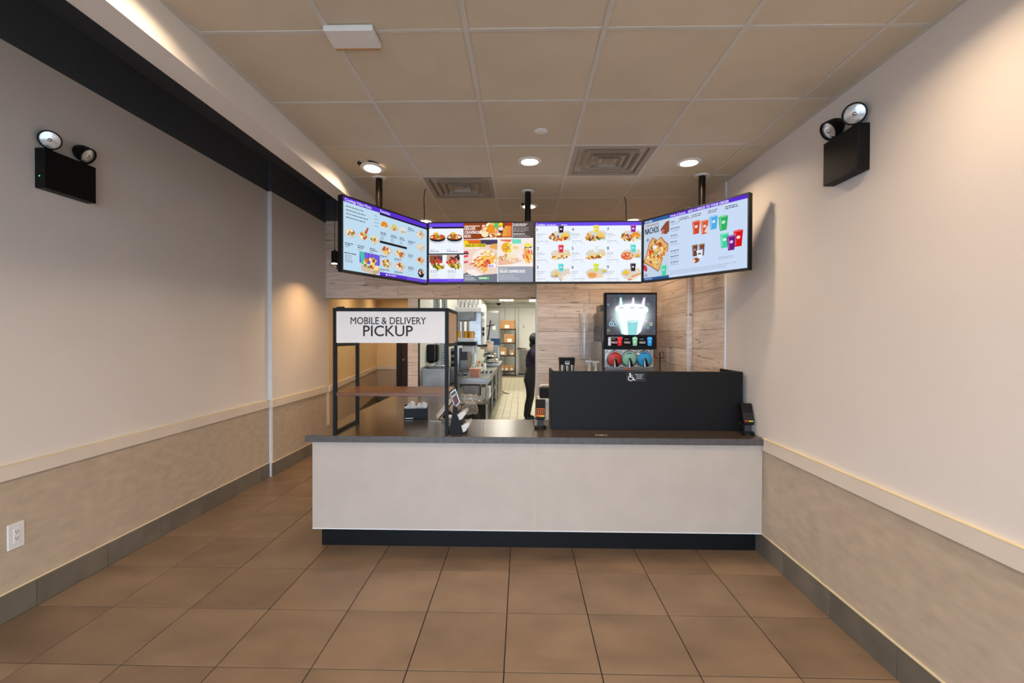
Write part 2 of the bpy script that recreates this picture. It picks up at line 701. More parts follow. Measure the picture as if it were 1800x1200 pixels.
baseboard('baseboard_left', XL, 1, YF, YJ, 'grey tile baseboard of the left wall under the wainscot with the outlet')
bb = baseboard('baseboard_left_passage', XL2, 1, YJ - .013, YB, 'grey tile baseboard past the wall jog beside the counter')

# right wall ---------------------------------------------------------
wr = B(XR, 1.95, YF, YW, 0, ZC + .1).box(XR2, XR, YRJ, YW, 0, ZC + .1).build('wall_right', 'wall', label='off-white painted wall with the emergency light, ending in planks by the screens', cat='wall', kind='structure')
B(XR - .006, XR + .01, YF, 3.43, .165, .778).build('wainscot_panel', 'wains', wr)
B(XR - .012, XR, YR1 - .012, YR1, .88, ZC).build('corner_trim', 'white', wr)
B(XR2 - .004, XR2 + .01, YRJ - .016, YRJ - .006, .88, ZC).build('corner_trim', 'white', wr)
t = B(XR - .02, XR, YF, 3.36, .778, .862).build('trim_2', 'rail', label='cream chair rail along the right wall running up to the counter top', cat='chair rail', kind='structure', bevel=.003)
B(XR - .021, XR, YF, 3.36, .862, .867).build('top_edge', 'edge', t)
B(XR - .010, XR, 3.375, 3.385, .166, .778).build('wainscot_edge', 'edge', wr)
baseboard('baseboard_right', XR, -1, YF, 3.46, 'grey tile baseboard of the right wall ending at the counter')

# plank walls --------------------------------------------------------
PH = .186
PM = {}


def plank(parent, a, b, z0, z1, plane, axis):
    """one board; axis 'x': along X on a wall facing -Y at y=plane; 'y': along Y on a wall facing -X at x=plane"""
    ln, hh = b - a - .0025, z1 - z0 - .0025
    dep = random.choice((.010, .0115, .013))
    key = (round(ln, 3), round(hh, 3), dep)
    if key not in PM:
        c = .002
        x, z = ln / 2, hh
        vs = [(-x, 0, 0), (x, 0, 0), (x, 0, z), (-x, 0, z), (-x, -dep + c, 0), (x, -dep + c, 0), (x, -dep + c, z), (-x, -dep + c, z),
              (-x + c, -dep, c), (x - c, -dep, c), (x - c, -dep, z - c), (-x + c, -dep, z - c)]
        fs = [(8, 9, 10, 11)] + [(i, (i + 1) % 4, 4 + (i + 1) % 4, 4 + i) for i in range(4)] + \
             [(4 + i, 4 + (i + 1) % 4, 8 + (i + 1) % 4, 8 + i) for i in range(4)]
        me = bpy.data.meshes.new('plank')
        me.from_pydata(vs, [], fs)
        me.materials.append(M['wood'])
        PM[key] = me
    if axis == 'x':
        inst(PM[key], 'plank', ((a + b) / 2, plane, z0 + .00125), parent)
    else:
        inst(PM[key], 'plank', (plane, (a + b) / 2, z0 + .00125), parent, -PI / 2)


def plank_field(parent, a, b, z0, z1, plane, axis, seed):
    rs = random.Random(seed)
    z = z0
    while z < z1 - .01:
        zt = min(z + PH, z1)
        x = a - rs.uniform(0, .7)
        while x < b:
            nx = x + rs.choice((.9, 1.22, 1.22))
            p, q = max(x, a), min(nx, b)
            if b - q < .12:
                q, nx = b, b + 1
            if q - p > .1 or q == b:
                plank(parent, p, q, z, zt, plane, axis)
            else:
                nx = p if p > a else nx
            x = max(nx, x + .1)
        z = zt


def backing(name, x0, x1, y0, y1, z0, z1, label):
    return B(x0, x1, y0, y1, z0, z1).build(name, 'grout', label=label, cat='wall', kind='structure')


wb = backing('wall_back', XL2, XK + .02, YB, YB + .12, ZH, ZD + .1, 'whitewashed plank header over the kitchen and corridor openings')
plank_field(wb, XL2, XK + .01, ZH, ZDK + .03, YB, 'x', 3)
B(XL2, -1.3, YB - .014, YB, ZDK + .03, ZD + .1).build('dark_upper_band', 'dark', wb)
B(XL2, XP0, YB - .016, YB + .12, ZH - .012, ZH).box(XP1, XK, YB - .016, YB + .12, ZH - .012, ZH).build('soffit_edge', 'tan', wb)
wp = backing('wall_pillar', XP0, XP1, YB, YB + .12, 0, ZH, 'narrow whitewashed plank pillar between corridor and kitchen openings')
z = ZH % PH
for i in range(11):
    plank(wp, XP0, XP1, ZH - (i + 1) * PH, ZH - i * PH, YB, 'x')
ww = backing('wall_back_right', XK, XR2, YW, YW + .12, 0, ZC + .05, 'whitewashed plank wall behind the frozen drink machine')
plank_field(ww, XK + .012, XR2, .0, ZC, YW, 'x', 11)
B(XK - .004, XK + .012, YW - .016, YW + .02, 0, ZC).build('corner_trim', 'white', ww)
B(XK, XK + .1, YW + .12, YB + .12, 0, ZC).build('wall_return', 'kwall', label='short white return wall at the kitchen opening edge', cat='wall', kind='structure')
plank_field(wr, YR1, YRJ - .002, 0, ZC, XR, 'y', 21)
plank_field(wr, YRJ, YW - .013, 0, ZC, XR2, 'y', 22)
zz = 0
while zz < ZC - .01:
    plank(wr, XR2 - .012, XR - .012, zz, min(zz + PH, ZC), YRJ, 'x')
    zz += PH

# ceiling ------------------------------------------------------------
XBK, XBK2, ZBK = -1.465, -1.605, 2.778
ce = B(XBK, 1.9, YF, YB, ZC + .02, ZC + .1).build('ceiling', 'ctile', label='suspended ceiling of beige square panels in a white grid', cat='ceiling', kind='structure')
CM = {}
VENTS = {(2, 1), (0, 2)}


def cells(o, step, lo, hi):
    k = math.floor((lo - o) / step)
    r = []
    while o + k * step < hi - .03:
        a, b = max(lo, o + k * step), min(hi, o + (k + 1) * step)
        if b - a > .03:
            r.append((k, a, b))
        k += 1
    return r


CX = cells(COX, CT, XBK, XR)
CY = cells(COY, CT, YF, YB)
for kx, a, b in CX:
    for ky, c, d in CY:
        if (kx, ky) in VENTS:
            continue
        key = (round(b - a, 3), round(d - c, 3))
        if key not in CM:
            CM[key] = MB().box(-(b - a) / 2 + .006, (b - a) / 2 - .006, -(d - c) / 2 + .006, (d - c) / 2 - .006, 0, .018).mesh('ceiling_tile', M['ctile'], Vector())
        inst(CM[key], 'ceiling_tile', ((a + b) / 2, (c + d) / 2, ZC + random.uniform(0, .002)), ce)
for kx, a, b in CX[1:]:
    B(a - .012, a + .012, YF, YB, ZC - .003, ZC + .02).build('grid_bar', 'cgrid', ce)
for ky, c, d in CY[1:]:
    B(XBK, XR, c - .010, c + .010, ZC - .002, ZC + .02).build('grid_bar', 'cgrid', ce)
B(XR - .022, XR, YF, YW, ZC - .004, ZC + .02).build('wall_angle', 'cgrid', ce)
B(XBK, XBK + .022, YF, YB, ZC - .004, ZC + .02).build('wall_angle', 'cgrid', ce)
B(XBK2, XBK, YF, YB, ZBK, ZD).build('ceiling_bulkhead', 'bulk', label='white drywall bulkhead dropping below the left ceiling edge', cat='bulkhead', kind='structure')
B(-3.1, 1.95, YF - .1, YB + .12, ZD, ZD + .12).build('ceiling_upper', 'dark', label='charcoal upper ceiling above the left wall beyond the bulkhead', cat='ceiling', kind='structure')

# storefront behind the camera ----------------------------------------
wf = B(-3.1, 1.95, YF - .12, YF, 2.75, ZD).box(-3.1, 1.95, YF - .12, YF, 0, .12).box(-3.1, XL + .02, YF - .12, YF, .12, 2.75).box(XR - .02, 1.95, YF - .12, YF, .12, 2.75).build('wall_front', 'wall', label='storefront wall of the room facing the counter', cat='wall', kind='structure')
xw = [XL + .02 + (XR - XL - .04) * i / 3 for i in range(4)]
for i in range(3):
    a, b = xw[i], xw[i + 1]
    wn = thing('window_%d' % (i + 1), ((a + b) / 2, YF - .06, .12), 'tall black framed storefront window facing the counter, ' + ('nearest the outlet wall', 'in the middle bay', 'nearest the right wall')[i], 'window', kind='structure')
    B(a, a + .04, YF - .09, YF - .03, .12, 2.75).box(b - .04, b, YF - .09, YF - .03, .12, 2.75).box(a + .04, b - .04, YF - .09, YF - .03, .12, .17).box(a + .04, b - .04, YF - .09, YF - .03, 2.7, 2.75).build('window_frame', 'black', wn)
    B(a + .04, b - .04, YF - .063, YF - .057, .17, 2.7).build('pane', 'pane', wn)
B(-30, 30, -40, YF - .12, -.1, -.02).build('pavement', 'pave', label='unseen grey pavement outside the storefront, added to bounce daylight', cat='pavement', kind='structure')  # unseen ground plane, added to bounce daylight into the room

# corridor beyond the left opening ------------------------------------
YE = 11.3
XE = -3.62


def slab(p, q, th, z0, z1):
    """upright slab from p to q (plan), growing away from the room on its left side"""
    p, q = Vector((*p, 0)), Vector((*q, 0))
    d = (q - p).normalized()
    n = Vector((-d.y, d.x, 0)) * th
    vs = [p, q, q + n, p + n]
    return [(v.x, v.y, z0) for v in vs] + [(v.x, v.y, z1) for v in vs]


SF = [(3, 2, 1, 0), (4, 5, 6, 7), (0, 1, 5, 4), (1, 2, 6, 5), (2, 3, 7, 6), (3, 0, 4, 7)]
P0, P1 = (XL2, YB + .1), (XE, YE)
cw = MB().add(slab(P0, P1, .12, 0, 2.8), SF).build('wall_corridor_side', 'brownwall', label='warm lit corridor wall slanting away past the plank header', cat='wall', kind='structure')
MB().add(slab(P0, P1, -.006, .165, .79), SF).build('wainscot_panel', 'wains', cw)
MB().add(slab(P0, P1, -.012, .0, .165), SF).build('base_tile_strip', 'btile', cw)
MB().add(slab(P0, P1, -.02, .79, .875), SF).build('chair_rail', 'rail', cw)
XD0, XD1 = PY(698, 640, YE).x, PY(745, 640, YE).x
we = B(XE - .1, XP0 + .1, YE, YE + .12, 0, 2.8).build('wall_corridor_end', 'brownwall', label='end wall of the corridor beside the dark brown door', cat='wall', kind='structure')
B(XE, XD0, YE - .006, YE, .165, .79).build('wainscot_panel', 'wains', we)
B(XE, XD0, YE - .02, YE, .79, .875).build('chair_rail', 'rail', we)
B(XE, XD0, YE - .012, YE, 0, .165).build('base_tile_strip', 'btile', we)
B(-3.8, XP0 + .05, YB + .12, YE + .1, 2.8, 2.9).build('ceiling_corridor', 'wall', label='white corridor ceiling past the header', cat='ceiling', kind='structure')
XD = PY(706, 640, YE).x
dr = thing('door_1', ((XD0 + XD1) / 2, YE - .03, 0), 'dark brown wooden door with a silver knob at the corridor end', 'door', kind='structure')
B(XD, XD1 - .05, YE - .03, YE, .01, 2.08).build('door_leaf', 'brown', dr, bevel=.004)
B(XD0, XD, YE - .05, YE, 0, 2.16).box(XD1 - .05, XD1, YE - .05, YE, 0, 2.16).box(XD, XD1 - .05, YE - .05, YE, 2.08, 2.16).build('door_frame', 'blackdoor', dr)
kp = PY(710.5, 632, YE - .03)
MB().lathe([(.028, 0), (.028, .012), (.012, .014), (.012, .045), (.03, .055), (.032, .075), (.02, .09)], T(*kp) @ FRONT, 16).build('knob', 'chrome', dr, smooth=True)

# kitchen shell ---------------------------------------------------------
YK = 19.5
ZK = 3.03
kfl = B(XP0, 2.7, YB + .12, YK + .1, -.08, -.004).build('floor_kitchen', 'kgrout', label='small cream tile floor of the kitchen', cat='floor', kind='structure')
KT = .152
KM = tile_mesh(KT - .006, KT - .006, .02, .002, M['ktile'])
n = 0
kx0 = -.62
for j in range(38):
    for i in range(7):
        inst(KM, 'floor_tile', (kx0 + i * KT, 7.9 + j * KT, 0), kfl)
        n += 1
mb = MB()
for j in range(75):
    for i in range(22):
        x, y = kx0 + (i - 5) * KT, 7.9 + (j - 8) * KT
        if 0 <= i - 5 < 7 and 0 <= j - 8 < 38 or y > YK - .1:
            continue
        mb.add([(x - .073, y - .073, 0), (x + .073, y - .073, 0), (x + .073, y + .073, 0), (x - .073, y + .073, 0)], [(0, 1, 2, 3)])
o = mb.build('floor_tiles_rest', 'ktile', kfl)
o['kind'] = 'stuff'
B(XP0 + .01, XP1, YB + .12, YK, 0, ZK).build('wall_kitchen_left', 'kwall', label='white kitchen wall behind the hand sink', cat='wall', kind='structure')
B(2.6, 2.7, YW + .12, YK, 0, ZK).box(XR2, 2.7, YW + .02, YW + .12, 0, ZK).build('wall_kitchen_right', 'kwall', label='white kitchen wall on the side of the standing worker, hidden past the plank wall', cat='wall', kind='structure')
kb = B(XP0, 2.7, YK, YK + .12, 0, ZK).build('wall_kitchen_back', 'kgrout', label='far white panelled kitchen wall with the cold room door', cat='wall', kind='structure')
seams = [-1.55, PY(840, 600, YK).x, PY(887.5, 600, YK).x, PY(905.5, 600, YK).x, PY(911.5, 600, YK).x, 1.1, 2.6]
for a, b in zip(seams[:-1], seams[1:]):
    B(a + .008, b - .008, YK - .02, YK, 0, 2.86).build('panel', 'kwall', kb)
B(-1.5, 2.6, YK - .03, YK, 2.875, ZK).build('top_panel', 'kwall', kb)
kc = B(XP0, 2.7, YB + .12, YK + .1, ZK, ZK + .1).build('ceiling_kitchen', 'kceil', label='white kitchen ceiling with bright light panels', cat='ceiling', kind='structure')

# ================================================================== lights
DG = 'recessed downlights in the panel ceiling'


def downlight(x, y, z, label, tilt=0., group=None, power=1.):
    d = thing('ceiling_downlight', (x, y, z), label, 'downlight', group)
    m = T(x, y, z)
    if tilt:
        MB().lathe([(.085, -.001), (.085, .004)], T(x - .02, y - .035, z), 24).build('open_hole', 'ventd', d)
        m = T(x, y, z - .016) @ R(-tilt, 'X') @ R(.03, 'Y')
    mb = MB().lathe([(.092, 0), (.092, -.006), (.070, -.010), (.066, -.010), (.066, .0)], m, 28, caps=False)
    mb.lathe([(.092, 0), (.06, .002)], m, 28, caps=False)
    mb.build('trim_ring', 'ring', d, smooth=True)
    MB().lathe([(.066, -.0035), (.066, -.002)], m, 28).build('lens', 'lens', d)
    ld = bpy.data.lights.new('downlight_lamp', 'AREA')
    ld.shape = 'DISK'
    ld.size = .12
    ld.energy = DOWN * power
    ld.color = WARM
    ld.spread = math.radians(150)
    lo = bpy.data.objects.new('downlight_lamp', ld)
    COL.objects.link(lo)
    lo.parent = d
    lo.matrix_parent_inverse = Matrix()
    lo.matrix_local = T(-x, -y, -z) @ m @ T(0, 0, -.0115)
    return d


downlight(-1.19, 3.60, ZC, 'loose warm downlight hanging askew beside the bulkhead over the screen pole', .12)
downlight(.056, 3.52, ZC, 'lit round recessed downlight directly before the middle screen pole')
downlight(1.287, 3.56, ZC, 'lit round recessed downlight beside the pole near the right wall')
downlight(.07, 4.723, ZC, 'lit downlight half hidden behind the middle screen pole')
downlight(-1.13, 5.31, ZC, 'lit downlight peeking over the joint of the value menu and bowls screens')
downlight(1.277, 5.29, ZC, 'lit downlight behind the joint of the combos and drinks screens')
for x in (-1.19, .06, 1.28):
    for y in (1.68, .0, -1.65):
        downlight(x, y, ZC, 'warm downlight over the dining floor, before the screens', group='downlights over the dining floor')
downlight(-2.35, 7.9, 2.8, 'warm downlight in the corridor ceiling past the header', power=1.6)
downlight(-2.75, 10.3, 2.8, 'warm downlight by the brown corridor door', power=1.6)


def kitchen_light(x, y, label, group=None, sx=.6, sy=1.1):
    d = thing('ceiling_light', (x, y, ZK), label, 'ceiling light', group)
    B(x - sx / 2 - .03, x + sx / 2 + .03, y - sy / 2 - .03, y + sy / 2 + .03, ZK - .02, ZK).build('light_frame', 'white', d)
    B(x - sx / 2, x + sx / 2, y - sy / 2, y + sy / 2, ZK - .026, ZK - .02).build('diffuser', 'tube', d)


a, b = PZ(878, 525, ZK), PZ(902, 525, ZK)
kitchen_light((a.x + b.x) / 2, a.y, 'bright ceiling light panel over the kitchen aisle by the box rack', sx=b.x - a.x, sy=1.3)
a, b = PZ(931, 526, ZK), PZ(956, 526, ZK)
kitchen_light((a.x + b.x) / 2, a.y, 'bright ceiling light panel before the cold room door', sx=b.x - a.x, sy=1.3)
for x, y in ((-.55, 8.4), (1.2, 8.4), (-.55, 12.3), (1.2, 12.3)):
    kitchen_light(x, y, 'kitchen ceiling light panel above the prep line, past the opening header', 'hidden kitchen light panels')

# ceiling vents ---------------------------------------------------------


def vent(kx, ky, label):
    x0, y0 = COX + kx * CT, COY + ky * CT
    cx, cy = x0 + CT / 2, y0 + CT / 2
    v = thing('air_diffuser', (cx, cy, ZC), label, 'air vent', 'ceiling air diffusers')
    B(x0 + .012, x0 + CT - .012, y0 + .012, y0 + CT - .012, ZC + .11, ZC + .115).build('throat', 'ventd', v)

    def ring(h0, z0, h1, z1, name, m='vent', th=.004):
        vs = []
        for h, z in ((h0, z0), (h1, z1), (h1 - th, z1 + th), (h0 - th, z0 + th)):
            vs += [(cx - h, cy - h, z), (cx + h, cy - h, z), (cx + h, cy + h, z), (cx - h, cy + h, z)]
        fs = []
        for r in range(4):
            for i in range(4):
                q = (r + 1) % 4
                fs.append((r * 4 + i, r * 4 + (i + 1) % 4, q * 4 + (i + 1) % 4, q * 4 + i))
        MB().add(vs, fs).build(name, m, v)
    ring(.293, ZC - .002, .255, ZC, 'outer_frame')
    ring(.255, ZC, .222, ZC + .075, 'vent_cone')
    for h in (.196, .138, .084):
        ring(h, ZC - .012, h - .026, ZC + .060, 'vent_cone')
        ring(h + .010, ZC - .014, h, ZC - .012, 'vent_lip')
    MB().add([(cx - .05, cy - .05, ZC + .02), (cx + .05, cy - .05, ZC + .02), (cx + .05, cy + .05, ZC + .02), (cx - .05, cy + .05, ZC + .02),
              (cx, cy, ZC - .006)], [(0, 4, 1), (1, 4, 2), (2, 4, 3), (3, 4, 0), (0, 1, 2, 3)]).build('centre_plate', 'vent', v)
    for sx in (-1, 1):
        MB().tube([(cx + sx * .17, cy + .12, ZC + .09), (cx + sx * .04, cy + .05, ZC + .045)], .006, 6).build('cross_brace', 'duct', v)


vent(2, 1, 'square ceiling air diffuser ahead of the middle pole, beside the round sensor cap')
vent(0, 2, 'square ceiling air diffuser farther back above the bowls screen')

# small ceiling things ----------------------------------------------------
p = PZ(951, 230, ZC)
MB().lathe([(.044, 0), (.044, -.005), (.040, -.007)], T(*p), 24).build('sprinkler_cap', 'white', label='flat round white sprinkler cap on the ceiling', cat='sprinkler cap', smooth=True)
a, b = PZ(567, 50, ZC - .02), PZ(667, 82, ZC - .02)
x0, x1 = PZ(567, 50, ZC - .02).x, PZ(655, 50, ZC - .02).x
pb = thing('ceiling_box', ((x0 + x1) / 2, (a.y + b.y) / 2, ZC), 'white rectangular shallow box fixed under the ceiling grid', 'ceiling box')
B(x0, x1, a.y, b.y, ZC - .03, ZC - .003).build('box_body', 'plastic', pb, bevel=.004)
B(x0 + .005, x1 - .005, b.y - .006, b.y + .002, ZC - .034, ZC - .03).build('lower_lip', 'card', pb)
p = PZ(640, 283, ZC)
MB().lathe([(.035, 0), (.03, -.004)], T(*p), 20).build('ceiling_plug', 'ctile', label='faint beige round plug in the ceiling beside the loose downlight', cat='ceiling plug')

# dome camera on the plank side wall -------------------------------------
p = PY(1223, 352, 5.0)
dc = thing('dome_camera', (p.x, p.y, p.z), 'white dome security camera above the drinks screen', 'camera')
MB().lathe([(.058, .045), (.066, .03), (.066, -.005), (.05, -.02)], T(*p), 24).build('housing', 'plastic', dc, smooth=True)
MB().ell((p.x, p.y, p.z - .02), .042, .042, .04).build('dome', 'black', dc, smooth=True)
MB().tube([(p.x, p.y, p.z + .045), (p.x, p.y, ZC)], .02, 12).build('drop_stem', 'plastic', dc, smooth=True)
MB().tube([(p.x - .10, p.y + .1, p.z - .03), (p.x - .02, p.y + .02, p.z + .0)], .012, 8).build('cable_duct', 'plastic', dc, smooth=True)

# pendant -----------------------------------------------------------------
pt = PY(588.5, 466, 5.75)
pe = thing('pendant_lamp', (pt.x, pt.y, pt.z), 'small black cylinder pendant lamp hanging by the left wall', 'pendant lamp')
MB().lathe([(.0415, .022), (.0415, .17), (.0345, .178), (.012, .179), (.010, .19), (.006, .20)], T(*pt), 24).build('lamp_shade', 'black', pe, smooth=True)
MB().lathe([(.0345, .008), (.039, .014), (.039, .0219)], T(*pt), 20).build('bulb', 'lens2', pe, smooth=True)
MB().lathe([(.0425, -.006), (.0425, .008), (.038, .008), (.038, -.006), (.0425, -.006)], T(*pt), 24, caps=False).build('lower_ring', 'bronze', pe, smooth=True)
ld = bpy.data.lights.new('pendant_bulb', 'AREA')
ld.shape = 'DISK'
ld.size = .05
ld.energy = 9
ld.color = (1.0, .60, .28)
ld.spread = math.radians(130)
lo = bpy.data.objects.new('pendant_bulb', ld)
COL.objects.link(lo)
lo.parent = pe
lo.location = (0, 0, .006)
MB().tube([(pt.x, pt.y, pt.z + .19), (pt.x, pt.y, ZD)], .004, 6).build('cord', 'rubber', pe)
MB().lathe([(.05, -.02), (.05, 0)], T(pt.x, pt.y, ZD), 20).build('ceiling_rose', 'black', pe)

# ================================================================== wall things


def emergency(xw, sgn, y0, y1, z0, z1, label, heads, led):
    """black battery box on the wall plane x=xw, sgn = direction into the room"""
    d = .062
    e = thing('emergency_light', (xw, (y0 + y1) / 2, z0), label, 'emergency light')
    B(min(xw, xw + sgn * d), max(xw, xw + sgn * d), y0, y1, z0, z1).build('battery_box', 'black', e, bevel=.003)
    for (hy, hz, aim) in heads:
        c = Vector((xw + sgn * .035, hy, z1))
        MB().tube([c, c + Vector((0, 0, .03))], .012, 10).ell(c + Vector((0, 0, .034)), .016, .016, .016).build('swivel', 'rubber', e, smooth=True)
        aim = Vector(aim).normalized()
        q = aim.to_track_quat('Z', 'Y').to_matrix().to_4x4()
        hc = c + Vector((0, 0, .072)) + aim * .012
        m = T(*hc) @ q
        hd = MB().lathe([(.012, -.058), (.034, -.05), (.048, -.025), (.053, .0), (.055, .03), (.050, .032), (.048, .022), (.046, .016)], m, 28).build('lamp_head', 'black', e, smooth=True)
        MB().lathe([(.047, .021), (.03, .025), (.004, .027)], m, 24).build('lens', 'reflect', hd, smooth=True)
        MB().ell(hc + aim * .027, .010, .010, .010).build('bulb', 'chrome', hd, smooth=True)
    if led:
        MB().ell((xw + sgn * .03, y0 - .001, z0 + .07), .003, .003, .003, 8, 6).build('indicator', 'led', e)
    else:
        B(xw + sgn * (d + .001) - .001, xw + sgn * (d + .001) + .001, y0 + .01, y0 + .05, z0 + .015, z0 + .03).build('test_panel', 'rubber', e)
    return e


emergency(XL, 1, 2.64, 2.965, 2.475, 2.712, 'black twin head emergency light on the shaded left wall under the dark band',
          [(2.70, 2.7, (.55, -.62, -.32)), (2.90, 2.7, (.72, .10, -.45))], True)
emergency(XR, -1, 2.372, 2.64, 2.462, 2.702, 'black twin head emergency light on the right wall lit warm by a downlight',
          [(2.43, 2.7, (-.55, -.62, -.32)), (2.59, 2.7, (-.72, .0, -.45))], False)

ol = thing('wall_outlet', (XL + .006, 2.52, .39), 'white duplex power outlet on the beige wainscot of the left wall', 'outlet')
B(XL + .004, XL + .012, 2.476, 2.562, .39, .535).build('cover_plate', 'plastic', ol, bevel=.003)
B(XL + .012, XL + .0145, 2.503, 2.535, .42, .505).build('receptacle', 'white', ol, bevel=.001)
for zc in (.445, .482):
    mb = MB()
    for dy in (-.006, .006):
        mb.box(XL + .0145, XL + .0152, 2.519 + dy - .0015, 2.519 + dy + .0015, zc, zc + .009)
    mb.box(XL + .0145, XL + .0152, 2.5165, 2.5215, zc - .009, zc - .004)
    mb.build('socket_slots', 'rubber', ol)

# ================================================================== counter
ZT = .865
YC0, YC1 = 3.335, 4.05
XC0 = -1.604
XLEG = -.80
YLEG = 5.75
ct = thing('counter_worktop', (0, 3.7, ZT - .05), 'dark brown laminate L-shaped counter worktop under the pickup shelf', 'worktop')
poly = [(XC0, YC0), (XR, YC0), (XR, YC1), (XLEG, YC1), (XLEG, YLEG), (XC0, YLEG)]
MB().prism(poly, .048, T(0, 0, ZT - .048)).build('top_slab', 'top', ct, bevel=.002)
B(XC0 - .001, XR, YC0 - .0025, YC0 + .001, ZT - .047, ZT - .001).build('front_edge', 'topedge', ct)
B(XC0 - .0025, XC0 + .001, YC0, YLEG, ZT - .047, ZT - .001).build('side_edge', 'topedge', ct)
cb = thing('service_counter', (0, 3.7, 0), 'cream panelled service counter with a black toe kick', 'counter')
XS = PY(940, 850, 3.37).x
B(-1.565, XS - .002, 3.365, 3.385, .165, ZT - .048).build('front_panel', 'panel', cb, bevel=.0015)
B(XS + .002, XR - .012, 3.365, 3.385, .165, ZT - .048).build('front_panel', 'panel', cb, bevel=.0015)
B(XS - .002, XS + .002, 3.370, 3.384, .165, ZT - .05).build('seam_strip', 'edge', cb)
B(-1.565, -1.545, 3.386, YLEG - .04, .165, ZT - .048).build('side_panel', 'panel', cb, bevel=.0015)
B(-1.565, XR - .012, 3.362, 3.366, .160, .166).build('bottom_lip', 'white', cb)
B(-1.53, XR - .013, 3.45, 3.47, 0, .164).box(-1.53, -1.51, 3.47, YLEG - .06, 0, .164).build('toe_kick', 'black', cb)
B(-1.51, XR - .013, 3.90, 3.98, 0, ZT - .048).box(XLEG - .1, XLEG - .05, 3.98, YLEG - .05, 0, ZT - .048).box(-1.545, XLEG - .1, YLEG - .07, YLEG - .05, 0, ZT - .048).build('carcass', 'panel', cb)

# sticker on the counter
p = PZ(1057, 764.5, ZT)
stk = Print(T(p.x, p.y, ZT + .0004), .085, .05, 2e-5)
stk.rect(0, 0, 1, 1, (60, 52, 46))
stk.rect(.0, .0, 1, .1, (214, 204, 184)); stk.rect(0, .9, 1, 1, (214, 204, 184)); stk.rect(0, 0, .06, 1, (214, 204, 184)); stk.rect(.94, 0, 1, 1, (214, 204, 184))
stk.ell(.45, .6, .14, (214, 204, 184)); stk.ell(.45, .6, .1, (60, 52, 46)); stk.ell(.5, .22, .05, (214, 204, 184))
stk.rect(.47, .3, .54, .6, (214, 204, 184)); stk.rect(.5, .55, .68, .64, (214, 204, 184))
tag(stk.build('counter_sticker', print_mat('sticker_print', 1, False), None), 'small wheelchair symbol sticker on the counter edge below the black shield', 'sticker')
PRP = MATS['sticker_print']

# ------------------------------------------------------------------ pickup shelf
X0, X1, Y0, Y1, ZS = -1.427, -.552, 3.405, 3.90, PY(683, 541, 3.405).z
ps = thing('pickup_shelf', ((X0 + X1) / 2, (Y0 + Y1) / 2, ZT), 'black metal pickup shelf with a white MOBILE & DELIVERY PICKUP sign', 'shelf')
w_ = .026
for x in (X0, X1 - w_):
    for y in (Y0, Y1 - w_):
        B(x, x + w_, y, y + w_, ZT, ZS).build('post', 'black', ps, bevel=.002)
ZSB = PY(683, 602.5, 3.405).z
for x in (X0, X1 - w_):
    B(x, x + w_, Y0 + w_, Y1 - w_, ZT, ZT + .02).build('foot_rail', 'black', ps, bevel=.002)
    B(x, x + w_, Y0 + w_, Y1 - w_, ZSB - .028, ZSB - .004).build('side_rail', 'black', ps, bevel=.002)
    B(x, x + w_, Y0 + w_, Y1 - w_, ZS - .026, ZS).build('side_rail', 'black', ps, bevel=.002)
for y in (Y0, Y1 - w_):
    B(X0 + w_, X1 - w_, y, y + w_, ZS - .026, ZS).build('top_rail', 'black', ps, bevel=.002)
sp = B(X0 + w_, X1 - w_, Y0 + .004, Y0 + .012, ZSB, ZS - .026).build('sign_panel', 'sign', ps, label='white sign panel with black lettering')


def front_text(body, pxc, pybase, pxw, pyh, y, parent, m='ink', name='lettering'):
    c = PY(pxc, pybase, y)
    s = y / 800
    mb = letters(MB(), body, T(c.x, y - .0008, c.z) @ FRONT, pxw * s, pyh * s)
    return mb.build(name, m, parent)


front_text('MOBILE & DELIVERY', 682.5, 569.5, 134, 12.2, Y0 + .004, sp)
front_text('PICKUP', 682, 590.5, 88, 18.6, Y0 + .004, sp)
B(X1 - .012, X1 - .004, Y0 + w_, Y1 - w_, ZSB, ZS - .026).build('side_panel', 'tan', ps, label='tan return panel')
B(X0 + .004, X0 + .012, Y0 + w_, Y1 - w_, ZSB, ZS - .026).build('side_panel', 'tan', ps, label='tan return panel')
zb = PY(683, 690.5, Y0).z
B(X0 + w_ * .5, X1 - w_ * .5, Y0 + .004, Y1 - .03, zb - .026, zb).build('shelf_board', 'shelfwood', ps, bevel=.002, label='walnut brown wooden shelf board')
p = PY(594, 539, Y0 + .1)
MB().ell((X0 + .05, Y0 + .013, ZS + .004), .03, .012, .006).ell((X0 + .075, Y0 + .013, ZS + .004), .012, .01, .008).build('clamp', 'rubber', ps)

# ------------------------------------------------------------------ black shield
sh = thing('counter_shield', (.99, 3.8, ZT), 'low black three sided shield box standing on the counter', 'shield')
SX0, SX1, SY0, SY1 = PY(969.5, 754, 3.62).x, 1.742, 3.62, 4.0
SZ = PY(1100, 652.5, 3.62).z
B(SX0, SX1, SY0, SY0 + .018, ZT, SZ).build('front_board', 'shield', sh, bevel=.0015)
B(SX0, SX0 + .018, SY0 + .018, SY1, ZT, SZ).build('side_board', 'shield', sh, bevel=.0015)
B(SX1 - .018, SX1, SY0 + .018, SY1, ZT, SZ).build('side_board', 'shield', sh, bevel=.0015)
c0, c1 = PY(1101, 654.5, SY0), PY(1134, 670, SY0)
pw, ph = c1.x - c0.x, c0.z - c1.z
an = Print(T((c0.x + c1.x) / 2, SY0 - .0006, (c0.z + c1.z) / 2) @ FRONT, pw, ph, 2e-5)
W_ = (232, 230, 226)
K_ = (14, 13, 14)
an.rect(0, 0, 1, 1, K_)
an.ell(.2, .13, .045, W_)
an.poly([(.17, .22), (.235, .22), (.245, .5), (.18, .5)], W_)
